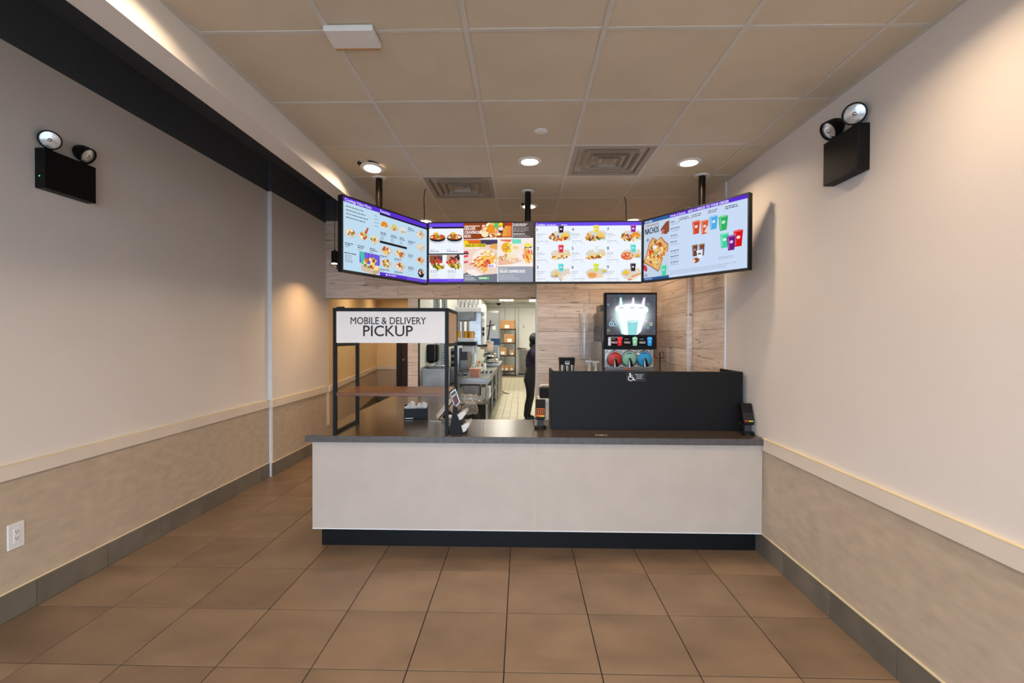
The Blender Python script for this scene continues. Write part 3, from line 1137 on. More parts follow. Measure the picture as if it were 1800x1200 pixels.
an.rect(.2, .5, .36, .58, W_)
an.poly([(.30, .55), (.36, .55), (.44, .82), (.5, .8), (.5, .88), (.40, .9)], W_)
an.rect(.22, .32, .33, .38, W_)
for i in range(22):
    q0, q1 = PI * .62 + i * PI * 1.35 / 22, PI * .62 + (i + 1) * PI * 1.35 / 22
    asp = pw / ph
    an.poly([(.23 + r * math.cos(q), .66 - r * asp * math.sin(q)) for r, q in ((.11, q0), (.145, q0), (.145, q1), (.11, q1))], W_)
an.text('Please ask if', .68, .3, .11, W_, .40, 'C')
an.text('you need', .68, .5, .11, W_, .28, 'C')
an.text('assistance', .68, .7, .11, W_, .34, 'C')
tag(an.build('access_sign', PRP, sh), 'small black wheelchair assistance notice')

# ------------------------------------------------------------------ card terminals


def terminal(x, y, rz, label, bright):
    k = thing('card_terminal', (x, y, ZT), label, 'card reader', 'card readers on the counter')
    m = T(x, y, ZT) @ R(rz, 'Z')
    MB(m).lathe([(.048, 0), (.048, .016), (.040, .022), (.036, .024)], n=24).build('base', 'black', k, smooth=True)
    MB(m).obox(T(0, .005, .055) @ R(-.12, 'X'), .052, .03, .075).build('stalk', 'blackm', k, bevel=.004)
    mt = m @ T(0, .012, .150) @ R(-.42, 'X')
    MB(mt).prism([(-.034, -.080), (.034, -.080), (.040, -.06), (.040, .078), (.034, .084), (-.034, .084), (-.040, .078), (-.040, -.06)], .030, T(0, .015, 0) @ FRONT).build('body', 'black', k, bevel=.003)
    f = mt @ T(0, -.0155, 0) @ FRONT
    MB(f).obox(T(0, .048, 0), .060, .055, .002).build('screen', 'shield', k)
    MB(f).obox(T(0, -.028, 0), .066, .068, .002).build('keypad', 'orange' if bright else 'blackm', k)
    mb, mr, mg, my = MB(f), MB(f), MB(f), MB(f)
    for r in range(3):
        for c in range(4):
            mb.obox(T(-.024 + c * .016, -.006 - r * .017, .0025), .012, .012, .004)
    mb.build('key_block', 'cream' if False else 'rubber', k)
    MB(f).obox(T(-.020, -.058, .0025), .02, .009, .004).build('cancel_key', 'redv', k)
    MB(f).obox(T(.014, -.058, .0025), .034, .009, .004).build('enter_key', mat('yellow_key', (190, 196, 40), .5), k)
    pth = [m @ Vector(q) for q in ((-.035, .01, .07), (-.055, .03, .09), (-.06, .03, .06), (-.05, .05, .01), (.02, .1, .006))]
    MB().tube(pth, .003, 6).build('cable', 'rubber', k)


p = PZ(950, 753, ZT)
terminal(p.x, p.y, -.05, 'black card reader with an orange keypad left of the black shield', True)
terminal(1.722, 3.50, -.12, 'dark card reader squeezed between the black shield and the wall', False)

# ------------------------------------------------------------------ napkin box, tablet, brochure stand, bag
a, b = PZ(711, 737, ZT), PZ(749, 734, ZT)
nb = thing('napkin_box', ((a.x + b.x) / 2, a.y + .06, ZT), 'black open box stuffed with crumpled paper on the counter', 'box')
rzb = .22
m = T((a.x + b.x) / 2, a.y + .07, ZT) @ R(rzb, 'Z')
mb = MB(m)
hw, hd, hh = .105, .06, .095
mb.box(-hw, hw, -hd, -hd + .004, 0, hh).box(-hw, hw, hd - .004, hd, 0, hh + .02).box(-hw, -hw + .004, -hd, hd, 0, hh).box(hw - .004, hw, -hd, hd, 0, hh + .018).box(-hw, hw, -hd, hd, 0, .004)
mb.build('box_shell', 'black', nb)
rs = random.Random(5)
for i in range(5):
    cx, cy, cz = -.065 + i * .033, rs.uniform(-.02, .02), (.098, .118, .082, .102, .112)[i]
    vs, fs = [], []
    mb = MB(m)
    mb.ell((cx, cy, cz), .03, .034, .026, 9, 6)
    for v in mb.v:
        v += Vector((rs.uniform(-.014, .014), rs.uniform(-.012, .012), rs.uniform(-.014, .014)))
    mb.build('paper_wad', 'paper', nb)
MB(m).box(-hw + .01, -hw + .08, -hd - .001, -hd, .008, .014).build('label_line', 'inkw', nb)

tp = PZ(766, 738, ZT)
tb = thing('order_tablet', (tp.x + .06, tp.y, ZT), 'tilted order tablet seen edge on behind the shelf post', 'tablet')
m = T(tp.x - .02, tp.y + .12, ZT) @ R(.25, 'Z')
MB(m).obox(T(.085, 0, .098) @ R(-.87, 'Y'), .24, .16, .011).build('screen_slab', 'plastic', tb, bevel=.003)
MB(m).obox(T(.093, 0, .091) @ R(-.87, 'Y'), .225, .15, .010).build('back_cover', 'shield', tb, bevel=.003)
MB(m).prism([(.06, 0), (.16, 0), (.13, .06), (.10, .06)], .1, T(0, .05, 0) @ FRONT).build('foot', 'shield', tb)
MB(m).ell((.12, -.08, .018), .022, .02, .018).build('grip', 'plastic', tb, smooth=True)
c = PZ(762, 740, ZT)
MB().tube([(c.x - .03, c.y - .01, ZT + .003), (c.x, c.y - .02, ZT + .003), (c.x + .02, c.y - .005, ZT + .003), (c.x + .07, c.y - .015, ZT + .003)], .003, 6).build('charging_cable', 'plastic', label='white charging cable lying before the tilted tablet', cat='cable')

bs = thing('brochure_stand', (-.49, 3.46, ZT), 'black wedge brochure stand with two clear pockets beside the pickup shelf', 'display stand')
YB0 = 3.43


def quad(px, y, th):
    """flat plate in a plane y=const from four picture corners, th thick backwards"""
    f = [PY(x, z, y) for x, z in px]
    return f + [v + Vector((0, th, 0)) for v in f]


def plate(px, y, th, dy=0.):
    n = len(px)
    return MB().add([v + Vector((0, dy, 0)) for v in quad(px, y, th)], [tuple(range(n)), tuple(reversed(range(n, 2 * n)))] + [(i, n + i, n + (i + 1) % n, (i + 1) % n) for i in range(n)])


plate([(789.5, 762.5), (819, 762), (803.5, 716), (797, 712)], YB0, .004).build('side_plate', 'shield', bs)
plate([(789.5, 762.5), (819, 762), (803.5, 716), (797, 712)], YB0, .004, .14).build('side_plate', 'shield', bs)
plate([(803.5, 716), (819, 762), (817.5, 762), (802, 716)], YB0 + .004, .136).build('sloped_back', 'shield', bs)
fr = plate([(791, 691), (800.5, 683), (808.5, 706), (799.5, 717)], YB0 + .01, .006).build('card_frame', 'galv', bs)
pc = plate([(792.2, 692), (800, 685.5), (807, 706), (800, 714.5)], YB0 + .0092, .001).build('card_print', 'brown', bs)
plate([(794.3, 696), (800.3, 691), (801.5, 694), (795.3, 699)], YB0 + .0085, .0006).build('print_line', 'tan', bs)
plate([(796.5, 702), (802.3, 697), (804.5, 703.5), (798.6, 708.5)], YB0 + .0085, .0006).build('print_line', mat('print_red', (120, 40, 36), .6), bs)
plate([(790, 690), (791.2, 691), (799.5, 717), (798, 717)], YB0 + .01, .12).build('frame_side', 'shield', bs)
plate([(808.5, 706), (810, 716), (803.5, 727), (799.5, 717)], YB0 + .011, .006).build('frame_foot', 'shelfwood', bs)
for q in ([(803, 728), (818, 721), (820.5, 726), (812, 737), (807, 739)], [(810, 748), (825, 740.5), (827, 745), (818.5, 758), (813.5, 760.5)]):
    po_ = plate(q, YB0 - .01, .15).build('pocket', 'acrylic', bs)
    cxp = sum(a for a, _ in q) / 5
    cyp = sum(b for _, b in q) / 5
    plate([(cxp + (a - cxp) * .86, cyp + (b - cyp) * .86) for a, b in q], YB0 - .004, .13).build('leaflet_stack', 'paper', po_)

# clear plastic bags of cups lying on the rear counter end
bgp = PZ(825, 716, .86)
for i, (c0, c1, r0, r1, lab) in enumerate((
        ((808, 700), (842, 701), .055, .045, 'clear plastic sleeve of cups lying behind the brochure stand'),
        ((812, 722), (838, 714), .05, .085, 'crumpled clear plastic bag below the cup sleeve behind the brochure stand'))):
    yy = 5.2 - i * .12
    A, Bv = PY(*c0, yy), PY(*c1, yy)
    d = Bv - A
    pts, rr = [], []
    for j in range(9):
        k = j / 8
        pts.append(A + d * k)
        rr.append((r0 + (r1 - r0) * k) * (1 + .12 * math.sin(j * 2.1 + i)) * (.75 if j in (0, 8) else 1))
    bg_ = thing('plastic_bag', (A.x + d.x / 2, yy, min(A.z, Bv.z) - .09), lab, 'plastic bag')
    MB().tube(pts, rr, 14).build('film', 'bag', bg_, smooth=70)
    if i == 0:
        for j in range(3):
            m = T(*(A + d * (.2 + j * .25))) @ d.to_track_quat('Z', 'Y').to_matrix().to_4x4()
            MB().lathe([(.030, 0), (.04, .1), (.042, .105)], m, 16, caps=False).build('cup', 'acrylic', bg_, smooth=True)

# ================================================================== menu screens
rsP = random.Random(3)
FOOD = [(214, 120, 40), (240, 190, 90), (176, 66, 30), (250, 226, 160), (120, 150, 60), (206, 60, 44), (246, 240, 226), (140, 84, 44)]
TACO = [(222, 150, 60), (240, 198, 110), (150, 80, 40), (110, 140, 60), (240, 230, 210), (190, 70, 40)]
PALE = [(250, 226, 190), (244, 200, 150), (236, 170, 130), (255, 244, 226), (226, 150, 110), (250, 214, 110)]


def blob(P, u, v, ru, rv, pal, n=16, sz=.3):
    for i in range(n):
        a, r = rsP.uniform(0, 2 * PI), math.sqrt(rsP.random())
        P.ell(u + ru * r * math.cos(a), v + rv * r * math.sin(a) * P.w / P.h, ru * sz * rsP.uniform(.6, 1.3), rsP.choice(pal), ru * sz * rsP.uniform(.3, .9), 8, rsP.uniform(0, PI))


def tray(P, u, v, s, pal, n=12):
    A = P.w / P.h
    P.poly([(u - s, v + .15 * s * A), (u - .1 * s, v - .55 * s * A), (u + s, v - .1 * s * A), (u + .2 * s, v + .7 * s * A)], (214, 196, 168))
    P.poly([(u - .9 * s, v + .12 * s * A), (u - .1 * s, v - .46 * s * A), (u + .5 * s, v - .3 * s * A), (u, v + .6 * s * A)], (232, 218, 196))
    blob(P, u, v, s * .55, s * .38, pal, n, .34)


def taco(P, u, v, s, shell):
    A = P.w / P.h
    P.poly([(u - s, v - .5 * s * A), (u + .9 * s, v - .6 * s * A), (u + .8 * s, v + .7 * s * A), (u - s, v + .5 * s * A)], (206, 216, 222))
    blob(P, u - .1 * s, v + .25 * s, s * .65, s * .3, TACO, 10, .3)
    pts = [(u - .75 * s, v + .35 * s * A)]
    for i in range(9):
        q = PI - PI * i / 8
        pts.append((u + .75 * s * math.cos(q), v + .2 * s * A - .75 * s * A * math.sin(q)))
    P.poly(pts, shell)
    blob(P, u + .15 * s, v + .45 * s, s * .5, s * .14, TACO, 7, .3)


def cup(P, u, v, wd, hg, col, logo=(240, 240, 240)):
    """u,v = centre of the top rim"""
    P.poly([(u - wd / 2, v), (u + wd / 2, v), (u + wd * .36, v + hg), (u - wd * .36, v + hg)], col)
    hi = tuple(min(255, int(c * .7 + 90)) for c in col)
    P.ell(u, v, wd / 2, hi, wd * .10)
    P.poly([(u - wd * .40, v + .1 * hg), (u - wd * .26, v + .1 * hg), (u - wd * .20, v + .9 * hg), (u - wd * .30, v + .9 * hg)], hi)
    if logo:
        P.ell(u + .02 * wd, v + hg * .42, wd * .2, logo, wd * .16)


def bowl(P, u, v, s):
    A = P.w / P.h
    P.ell(u, v + .06, s, (208, 216, 226), s * .35)
    P.ell(u, v + .02, s, (40, 36, 38), s * .42)
    P.ell(u, v - .005, s * .95, (196, 90, 40), s * .34)
    blob(P, u, v - .005, s * .8, s * .25, FOOD, 22, .22)
    P.ell(u - .2 * s, v - .06, s * .35, (240, 190, 60), s * .15)


PURP, PURL, BLK, GRY = (92, 52, 206), (112, 78, 236), (30, 28, 34), (120, 128, 140)


def page1(P):
    P.rect(0, 0, 1, .065, PURP)
    P.rect(.385, .065, 1, .092, BLK)
    P.text('Cravings Value Menu', .02, .052, .04, (240, 232, 255), .27)
    P.text('Favorites', .392, .052, .04, (240, 232, 255), .115)
    for i in range(4):
        P.bars(.03, .115 + i * .05, .25, 1, .03, .012, (90, 96, 106), rsP)
        P.bars(.325, .125 + i * .05, .05, 1, .03, .009, (130, 136, 146), rsP)
    tray(P, .075, .47, .064, FOOD, 20)
    tray(P, .20, .47, .064, FOOD, 20)
    P.poly([(.215, .42), (.25, .33), (.262, .345), (.24, .44)], (196, 96, 40))
    tray(P, .325, .485, .062, FOOD, 20)
    for u in (.02, .145, .275):
        P.bars(u, .62, .085, 2, .025, .012, (70, 74, 84), rsP)
        P.bars(u, .675, .05, 1, .025, .008, (130, 136, 146), rsP)
    P.rect(.165, .70, .385, .86, (104, 80, 210))
    P.poly([(.165, .7), (.215, .7), (.225, .88), (.185, .88)], (76, 196, 176))
    for i in range(4):
        P.rect(.23 + i * .04, .7, .25 + i * .04, .86, (122, 98, 224))
    P.poly([(.185, .9), (.30, .94), (.385, .88), (.385, .96), (.33, 1), (.19, .97)], (196, 170, 140))
    blob(P, .28, .86, .08, .05, FOOD + [(240, 220, 120)] * 3, 26, .26)
    P.poly([(.18, .89), (.31, .94), (.31, 1.0), (.19, .965)], (214, 190, 160))
    P.bars(.015, .755, .14, 1, .03, .014, (70, 74, 84), rsP)
    P.bars(.02, .79, .1, 5, .022, .008, (120, 126, 138), rsP)
    for u, c in ((.44, (226, 140, 30)), (.56, (214, 204, 110)), (.67, (224, 226, 220))):
        taco(P, u, .225, .054, c)
    for u in (.395, .515, .625):
        P.bars(u, .345, .085, 2, .025, .012, (70, 74, 84), rsP)
        P.bars(u, .405, .05, 3, .022, .008, (130, 136, 146), rsP)
    P.rect(.385, .475, .72, .51, BLK)
    for u, v in ((.46, .60), (.63, .60), (.46, .80), (.63, .80)):
        tray(P, u, v, .078, FOOD, 18)
        P.bars(u - .07, v + .095, .12, 1, .02, .012, (70, 74, 84), rsP)
        P.bars(u - .07, v + .118, .06, 1, .02, .008, (130, 136, 146), rsP)
    for i, v in enumerate((.17, .38, .60, .80)):
        P.bars(.735, v - .02, .10, 2, .024, .012, (70, 74, 84), rsP)
        P.bars(.735, v + .035, .06, 1, .02, .008, (130, 136, 146), rsP)
        if i < 3:
            tray(P, .905, v + .03, .070, FOOD if i != 1 else [(236, 220, 200), (206, 180, 150)], 16)
        else:
            P.ell(.915, v + .05, .045, (40, 36, 40), .042)
            blob(P, .915, v + .03, .033, .02, FOOD, 12, .3)
    P.rect(.385, .945, .72, 1, PURP)
    P.rect(.72, .945, 1, 1, (110, 76, 210))
    P.ell(.465, .973, .009, (240, 236, 255))
    P.bars(.485, .962, .14, 1, .02, .016, (226, 216, 255), rsP)


def page2(P):
    P.rect(0, 0, .333, .062, PURL)
    P.rect(0, .062, .333, .09, BLK)
    P.bars(.005, .07, .03, 1, .02, .013, (230, 230, 236), rsP)
    bowl(P, .082, .235, .078)
    bowl(P, .247, .235, .076)
    P.bars(.01, .445, .05, 1, .02, .009, (140, 146, 156), rsP)
    P.bars(.01, .47, .11, 1, .02, .012, (120, 126, 138), rsP)
    P.bars(.172, .445, .04, 1, .02, .009, (140, 146, 156), rsP)
    P.bars(.172, .47, .11, 1, .02, .012, (120, 126, 138), rsP)
    P.rect(0, .512, .333, .535, (44, 42, 50))
    for u in (.0, .168):
        P.rect(u + .004, .54, u + .13, .67, (150, 84, 54) if u == 0 else (206, 160, 130))
        blob(P, u + .085, .59, .04, .025, [(70, 48, 70), (96, 70, 110), (60, 40, 50)], 9, .4)
        blob(P, u + .06, .66, .055, .025, [(206, 80, 50), (226, 130, 90), (180, 60, 40)], 12, .35)
        blob(P, u + .09, .735, .06, .022, [(214, 190, 60), (226, 206, 110), (150, 110, 40), (90, 110, 40)], 16, .34)
        P.bars(u + .012, .80, .09, 2, .024, .010, (140, 150, 164), rsP)
        P.bars(u + .012, .86, .1, 4, .024, .006, (176, 184, 194), rsP)
    P.rect(0, .945, .333, 1, PURL)
    P.rect(.175, .965, .31, .972, (170, 150, 250))
    # deluxe box picture
    P.rect(.333, 0, .802, .275, (150, 70, 30))
    blob(P, .61, .12, .105, .055, PALE + FOOD[:4], 60, .22)
    P.ell(.54, .19, .035, (250, 232, 190), .03)
    P.ell(.60, .11, .04, (240, 150, 40), .04)
    P.rect(.63, 0, .665, .09, (90, 196, 110))
    P.ell(.69, .025, .022, (246, 220, 60), .018)
    P.poly([(.665, .10), (.715, .10), (.70, .17), (.675, .17)], (70, 60, 66))
    P.ell(.69, .105, .025, (236, 230, 224), .014)
    for i in range(7):
        P.poly([(.70 + i * .012, .22), (.735 + i * .008, .05), (.748 + i * .008, .06), (.72 + i * .012, .24)], (236, 170 - i * 6, 70))
    P.poly([(.76, 0), (.802, 0), (.802, .09)], (206, 60, 30))
    P.poly([(.47, .275), (.56, .25), (.80, .25), (.80, .275)], (246, 240, 232))
    P.rect(.343, .045, .49, .06, (250, 226, 210))
    P.text('DELUXE', .343, .118, .05, (255, 255, 255), .105)
    P.text('CRAVINGS', .343, .182, .05, (255, 255, 255), .145)
    P.text('BOX', .343, .246, .05, (255, 255, 255), .062)
    P.rect(.806, 0, 1, .26, (92, 78, 74))
    P.bars(.812, .02, .14, 2, .026, .014, (244, 240, 236), rsP)
    P.bars(.812, .085, .17, 4, .022, .008, (190, 182, 180), rsP)
    P.bars(.812, .185, .13, 1, .026, .014, (244, 240, 236), rsP)
    P.bars(.812, .212, .17, 2, .022, .008, (190, 182, 180), rsP)
    # grilled cheese fries picture
    P.rect(.333, .285, .66, 1, (242, 214, 198))
    P.rect(.333, .285, .50, .36, (226, 110, 40))
    P.rect(.50, .285, .66, .37, (76, 66, 92))
    P.poly([(.333, .30), (.37, .30), (.39, .36), (.333, .36)], (250, 214, 40))
    P.poly([(.60, .36), (.66, .35), (.66, .46), (.58, .42)], (236, 170, 90))
    P.ell(.53, .62, .115, (252, 238, 226), .10)
    fr = [(246, 190, 70), (250, 206, 100), (240, 160, 60), (226, 110, 60), (252, 220, 130)]
    for i in range(110):
        u, v = rsP.gauss(.54, .055), rsP.gauss(.64, .085)
        if not (.40 < u < .645 and .42 < v < .86):
            continue
        a = rsP.uniform(-.9, .9)
        du, dv = .028 * math.cos(a), .028 * math.sin(a) * 1.7
        P.poly([(u - du, v - dv), (u + du, v + dv - .01), (u + du + .006, v + dv + .008), (u - du + .006, v - dv + .018)], rsP.choice(fr))
    blob(P, .545, .68, .05, .03, [(226, 90, 50), (240, 130, 90), (214, 70, 50)], 18, .3)
    P.poly([(.333, .86), (.42, .80), (.50, .88), (.66, .86), (.66, 1), (.333, 1)], (118, 122, 136))
    P.poly([(.36, .80), (.44, .78), (.52, .88), (.45, .90), (.38, .86)], (252, 240, 230))
    P.rect(.345, .352, .548, .408, (240, 220, 50))
    P.text('GRILLED CHEESE', .35, .402, .042, (70, 60, 20), .195)
    P.text('NACHO FRIES', .348, .44, .028, (255, 255, 255), .14)
    for v, c in ((.47, (206, 70, 110)), (.54, (226, 60, 110)), (.64, (216, 80, 110))):
        P.poly([(.337, v + .01), (.375, v), (.38, v + .03), (.34, v + .045)], c)
    P.rect(.333, .505, .385, .53, (60, 56, 62))
    P.rect(.57, .70, .645, .755, (250, 246, 255))
    P.bars(.575, .712, .065, 2, .022, .012, (110, 70, 190), rsP)
    P.bars(.345, .885, .1, 1, .02, .012, (240, 240, 244), rsP)
    P.bars(.345, .92, .12, 3, .02, .010, (210, 212, 220), rsP)
    P.rect(.48, .915, .58, .955, (120, 200, 130))
    P.bars(.485, .925, .09, 1, .02, .016, (250, 255, 250), rsP)
    # second deluxe box picture
    P.rect(.667, .275, 1, .74, (248, 236, 228))
    P.poly([(.68, .285), (.80, .285), (.78, .33), (.70, .31)], (232, 120, 80))
    P.rect(.80, .28, .885, .355, (120, 226, 196))
    P.ell(.745, .42, .048, (244, 180, 50), .05)
    P.ell(.775, .43, .028, (240, 220, 90), .045)
    P.ell(.83, .43, .045, (250, 236, 206), .042)
    P.ell(.95, .385, .036, (240, 224, 70), .022)
    P.rect(.92, .39, .985, .43, (80, 74, 84))
    P.ell(.95, .385, .034, (246, 232, 100), .019)
    P.poly([(.667, .58), (.76, .53), (.90, .64), (.80, .70), (.667, .72)], (240, 190, 160))
    P.poly([(.69, .56), (.75, .50), (.85, .56), (.80, .62)], (250, 232, 190))
    for i in range(40):
        u, v = rsP.gauss(.945, .022), rsP.gauss(.56, .05)
        if u > .99:
            continue
        P.poly([(u - .012, v - .04), (u, v - .042), (u + .012, v + .03), (u, v + .035)], rsP.choice(fr + [(240, 150, 110)]))
    blob(P, .745, .43, .03, .024, [(240, 170, 50), (226, 150, 60), (120, 130, 60), (244, 200, 90)], 18, .3)
    blob(P, .83, .43, .03, .022, [(250, 226, 170), (240, 206, 150), (226, 150, 110)], 14, .3)
    blob(P, .72, .58, .04, .03, [(240, 200, 170), (226, 160, 120), (190, 200, 110), (250, 236, 214), (206, 120, 90)], 34, .26)
    blob(P, .83, .63, .05, .02, [(246, 214, 190), (236, 184, 150), (252, 240, 230)], 22, .28)
    P.poly([(.667, .72), (.86, .69), (1, .70), (1, .74), (.667, .74)], (252, 244, 238))
    P.rect(.667, .74, 1, 1, (160, 164, 178))
    P.bars(.68, .765, .12, 1, .02, .012, (226, 220, 190), rsP)
    P.text('DELUXE CRAVINGS BOX', .68, .845, .05, (255, 255, 255), .245)
    P.bars(.68, .88, .2, 4, .024, .008, (206, 208, 216), rsP)


def page3(P):
    P.rect(0, 0, 1, .058, PURL)
    P.text('Combos', .006, .052, .036, (246, 240, 255), .085)
    P.bars(.105, .034, .12, 1, .02, .016, (220, 208, 255), rsP)
    P.bars(.245, .034, .07, 1, .02, .016, (220, 208, 255), rsP)
    cups = [(44, 30, 40), (216, 50, 70), (80, 216, 206), (240, 214, 40), (226, 240, 240), (206, 224, 50), (150, 30, 150), (80, 216, 206), (50, 36, 44)]
    for i in range(9):
        c, r = i // 3, i % 3
        u0, v0 = .012 + c * .333, .09 + r * .318
        P.text(str(i + 1), u0, v0 + .055, .052, (60, 66, 80))
        P.bars(u0, v0 + .10, .085, 2, .026, .009, (164, 172, 186), rsP)
        P.bars(u0, v0 + .155, .055, 2, .022, .006, (196, 204, 214), rsP)
        P.bars(u0, v0 + .222, .13, 1, .02, .009, (164, 172, 186), rsP)
        P.bars(u0, v0 + .248, .045, 2, .018, .005, (200, 208, 216), rsP)
        P.bars(u0 + .085, v0 + .248, .045, 2, .018, .005, (200, 208, 216), rsP)
        u, v = u0 + .225, v0 + .13
        P.poly([(u - .095, v - .01), (u - .06, v - .07), (u + .08, v - .08), (u + .1, v + .02), (u - .06, v + .10)], (226, 214, 196))
        cup(P, u + (.005 if c < 2 else .02), v0 - .025 if r else v0 - .03, .054, .125, cups[i], (236, 220, 240))
        if i in (1, 4):
            for k in range(3):
                tx, ty = u - .06 + k * .05, v + .05 - k * .012
                P.poly([(tx - .035, ty + .02), (tx + .03, ty - .06), (tx + .06, ty - .04), (tx + .01, ty + .05)], (240, 210, 150))
                blob(P, tx, ty + .01, .03, .015, FOOD, 8, .4)
        elif i == 7:
            P.ell(u - .035, v + .035, .06, (226, 110, 70), .038)
            blob(P, u - .035, v + .035, .048, .028, [(240, 190, 130), (206, 70, 50), (250, 220, 160)], 16, .25)
            taco(P, u + .06, v + .03, .036, (236, 190, 80))
        elif i == 8:
            taco(P, u - .045, v + .0, .045, (240, 200, 50))
            P.poly([(u - .03, v + .09), (u + .08, v), (u + .1, v + .03), (u + .01, v + .13)], (240, 220, 190))
            P.poly([(u + .0, v + .06), (u + .09, v - .0), (u + .095, v + .012), (u + .01, v + .075)], (226, 120, 40))
            blob(P, u - .015, v + .105, .02, .014, FOOD, 8, .4)
        elif i == 5:
            P.ell(u - .03, v + .035, .05, (240, 190, 130), .034)
            P.ell(u - .03, v + .035, .036, (226, 160, 100), .02)
            P.poly([(u + .0, v + .09), (u + .035, v), (u + .085, v + .07)], (244, 214, 180))
            taco(P, u + .085, v - .03, .03, (220, 200, 90))
        elif i == 2:
            taco(P, u - .04, v + .02, .055, (232, 206, 140))
            P.poly([(u - .01, v + .11), (u + .07, v + .01), (u + .1, v + .03), (u + .03, v + .13)], (246, 242, 236))
            blob(P, u - .0, v + .1, .02, .014, FOOD, 8, .4)
        else:
            blob(P, u - .05, v + .03, .05, .032, TACO, 22, .28)
            taco(P, u + .045, v + .01, .062, (244, 206, 100) if i != 6 else (236, 150, 50))
            blob(P, u, v + .06, .06, .014, FOOD, 12, .3)


def page4(P):
    LB = (206, 220, 240)
    P.rect(0, 0, .285, 1, (196, 212, 234))
    P.rect(0, 0, .285, .055, (52, 96, 156))
    P.text('FEATURED', .012, .045, .032, (226, 236, 250), .085)
    P.text('GRANDE', .012, .115, .04, (170, 106, 78), .16)
    P.text('NACHOS', .012, .235, .10, (26, 24, 28), .158)
    P.poly([(.19, .20), (.25, .10), (.285, .09), (.285, .26), (.25, .30), (.21, .27)], (140, 78, 56))
    P.poly([(.195, .27), (.215, .20), (.235, .22), (.215, .29)], (196, 120, 100))
    P.ell(.045, .33, .017, (140, 150, 166), .015)
    A = P.w / P.h
    sh = [(.0, .66), (.03, .56), (.06, .38), (.10, .30), (.155, .36), (.20, .32), (.235, .40), (.275, .46), (.272, .56), (.215, .68), (.185, .84), (.165, .88), (.09, .79), (.0, .70)]
    P.poly(sh, (170, 104, 62))
    P.poly([(.145 + (a - .145) * .93, .57 + (b - .57) * .93) for a, b in sh], (226, 178, 110))
    NAC = [(246, 214, 130), (240, 186, 90), (214, 110, 50), (250, 232, 170), (160, 70, 40), (190, 130, 70), (236, 226, 190), (130, 90, 60)]
    for i in range(150):
        u, v = rsP.uniform(.03, .25), rsP.uniform(.36, .80)
        if abs(u - .14) / .12 + abs(v - .57) / .26 > 1:
            continue
        a = rsP.uniform(0, 2 * PI)
        s = rsP.uniform(.010, .022)
        P.poly([(u + s * math.cos(a + k), v + s * A * math.sin(a + k)) for k in (0, 2.1, 4.2)], rsP.choice(NAC))
    P.ell(.125, .47, .024, (240, 240, 244), .018)
    blob(P, .085, .545, .026, .018, [(222, 40, 30), (236, 70, 50)], 10, .5)
    blob(P, .125, .56, .020, .014, [(150, 190, 60), (176, 206, 80)], 8, .5)
    blob(P, .185, .44, .022, .015, [(206, 60, 40), (150, 60, 40)], 8, .4)
    blob(P, .175, .58, .02, .012, [(90, 50, 50), (236, 236, 230)], 8, .4)
    P.poly([(.0, .73), (.03, .75), (.045, .82), (.03, .86), (.0, .81)], (200, 60, 70))
    P.bars(.012, .895, .05, 2, .026, .012, (60, 60, 70), rsP)
    P.rect(0, .955, .285, 1, (46, 90, 150))
    P.bars(.012, .972, .13, 1, .02, .012, (180, 206, 240), rsP)
    cup(P, .228, .79, .062, .17, (80, 206, 160), (170, 240, 210))
    P.rect(.285, 0, 1, .055, (92, 46, 206))
    P.text('Drinks & Sweets', .295, .045, .034, (238, 226, 255), .155)
    P.text('ADD A FREEZE TO YOUR ORDER', .475, .046, .036, (250, 246, 255), .37)
    for i, (u, c) in enumerate(((.385, (214, 60, 60)), (.505, (214, 60, 60)), (.655, (190, 196, 206)), (.805, (170, 200, 190)))):
        P.rect(u, .085 + .0, u + .004, .165, c)
        P.bars(u + .012, .095, .11, 2, .026, .012, (110, 90, 96) if i < 3 else (60, 66, 80), rsP)
    for v in (.12, .225, .335, .435, .58, .665, .755):
        P.bars(.30, v, .11 if v > .2 else .05, 1, .02, .012, (70, 76, 90), rsP)
        P.bars(.30, v + .027, .1, 2, .022, .006, (140, 150, 166), rsP)
    cup(P, .555, .205, .075, .19, (206, 70, 40), (244, 220, 210))
    cup(P, .635, .225, .072, .195, (214, 90, 60), (244, 220, 210))
    P.poly([(.63, .39), (.665, .30), (.665, .42)], (240, 206, 196))
    cup(P, .715, .19, .075, .19, (86, 170, 230), (206, 232, 250))
    cup(P, .80, .225, .082, .2, (50, 176, 100), (190, 236, 206))
    cup(P, .81, .475, .075, .2, (70, 206, 160), (220, 250, 240))
    cup(P, .925, .47, .078, .22, (214, 26, 30), (250, 226, 226))
    cup(P, .868, .525, .072, .2, (110, 30, 130), (230, 200, 240))
    cup(P, .545, .56, .055, .165, (110, 66, 44), (160, 150, 200))
    cup(P, .61, .565, .055, .17, (120, 72, 46), (120, 90, 170))
    P.poly([(.56, .65), (.62, .645), (.615, .76), (.575, .765)], (232, 238, 246))
    P.rect(.575, .69, .605, .71, (70, 60, 150))
    P.ell(.555, .79, .034, (150, 76, 44), .022)
    P.ell(.537, .795, .014, (246, 224, 190), .014)
    P.bars(.76, .80, .2, 2, .022, .006, (140, 150, 166), rsP)
    P.bars(.3, .90, .66, 3, .022, .006, (150, 160, 176), rsP)


SCR = print_mat('menu_print', 1.0)


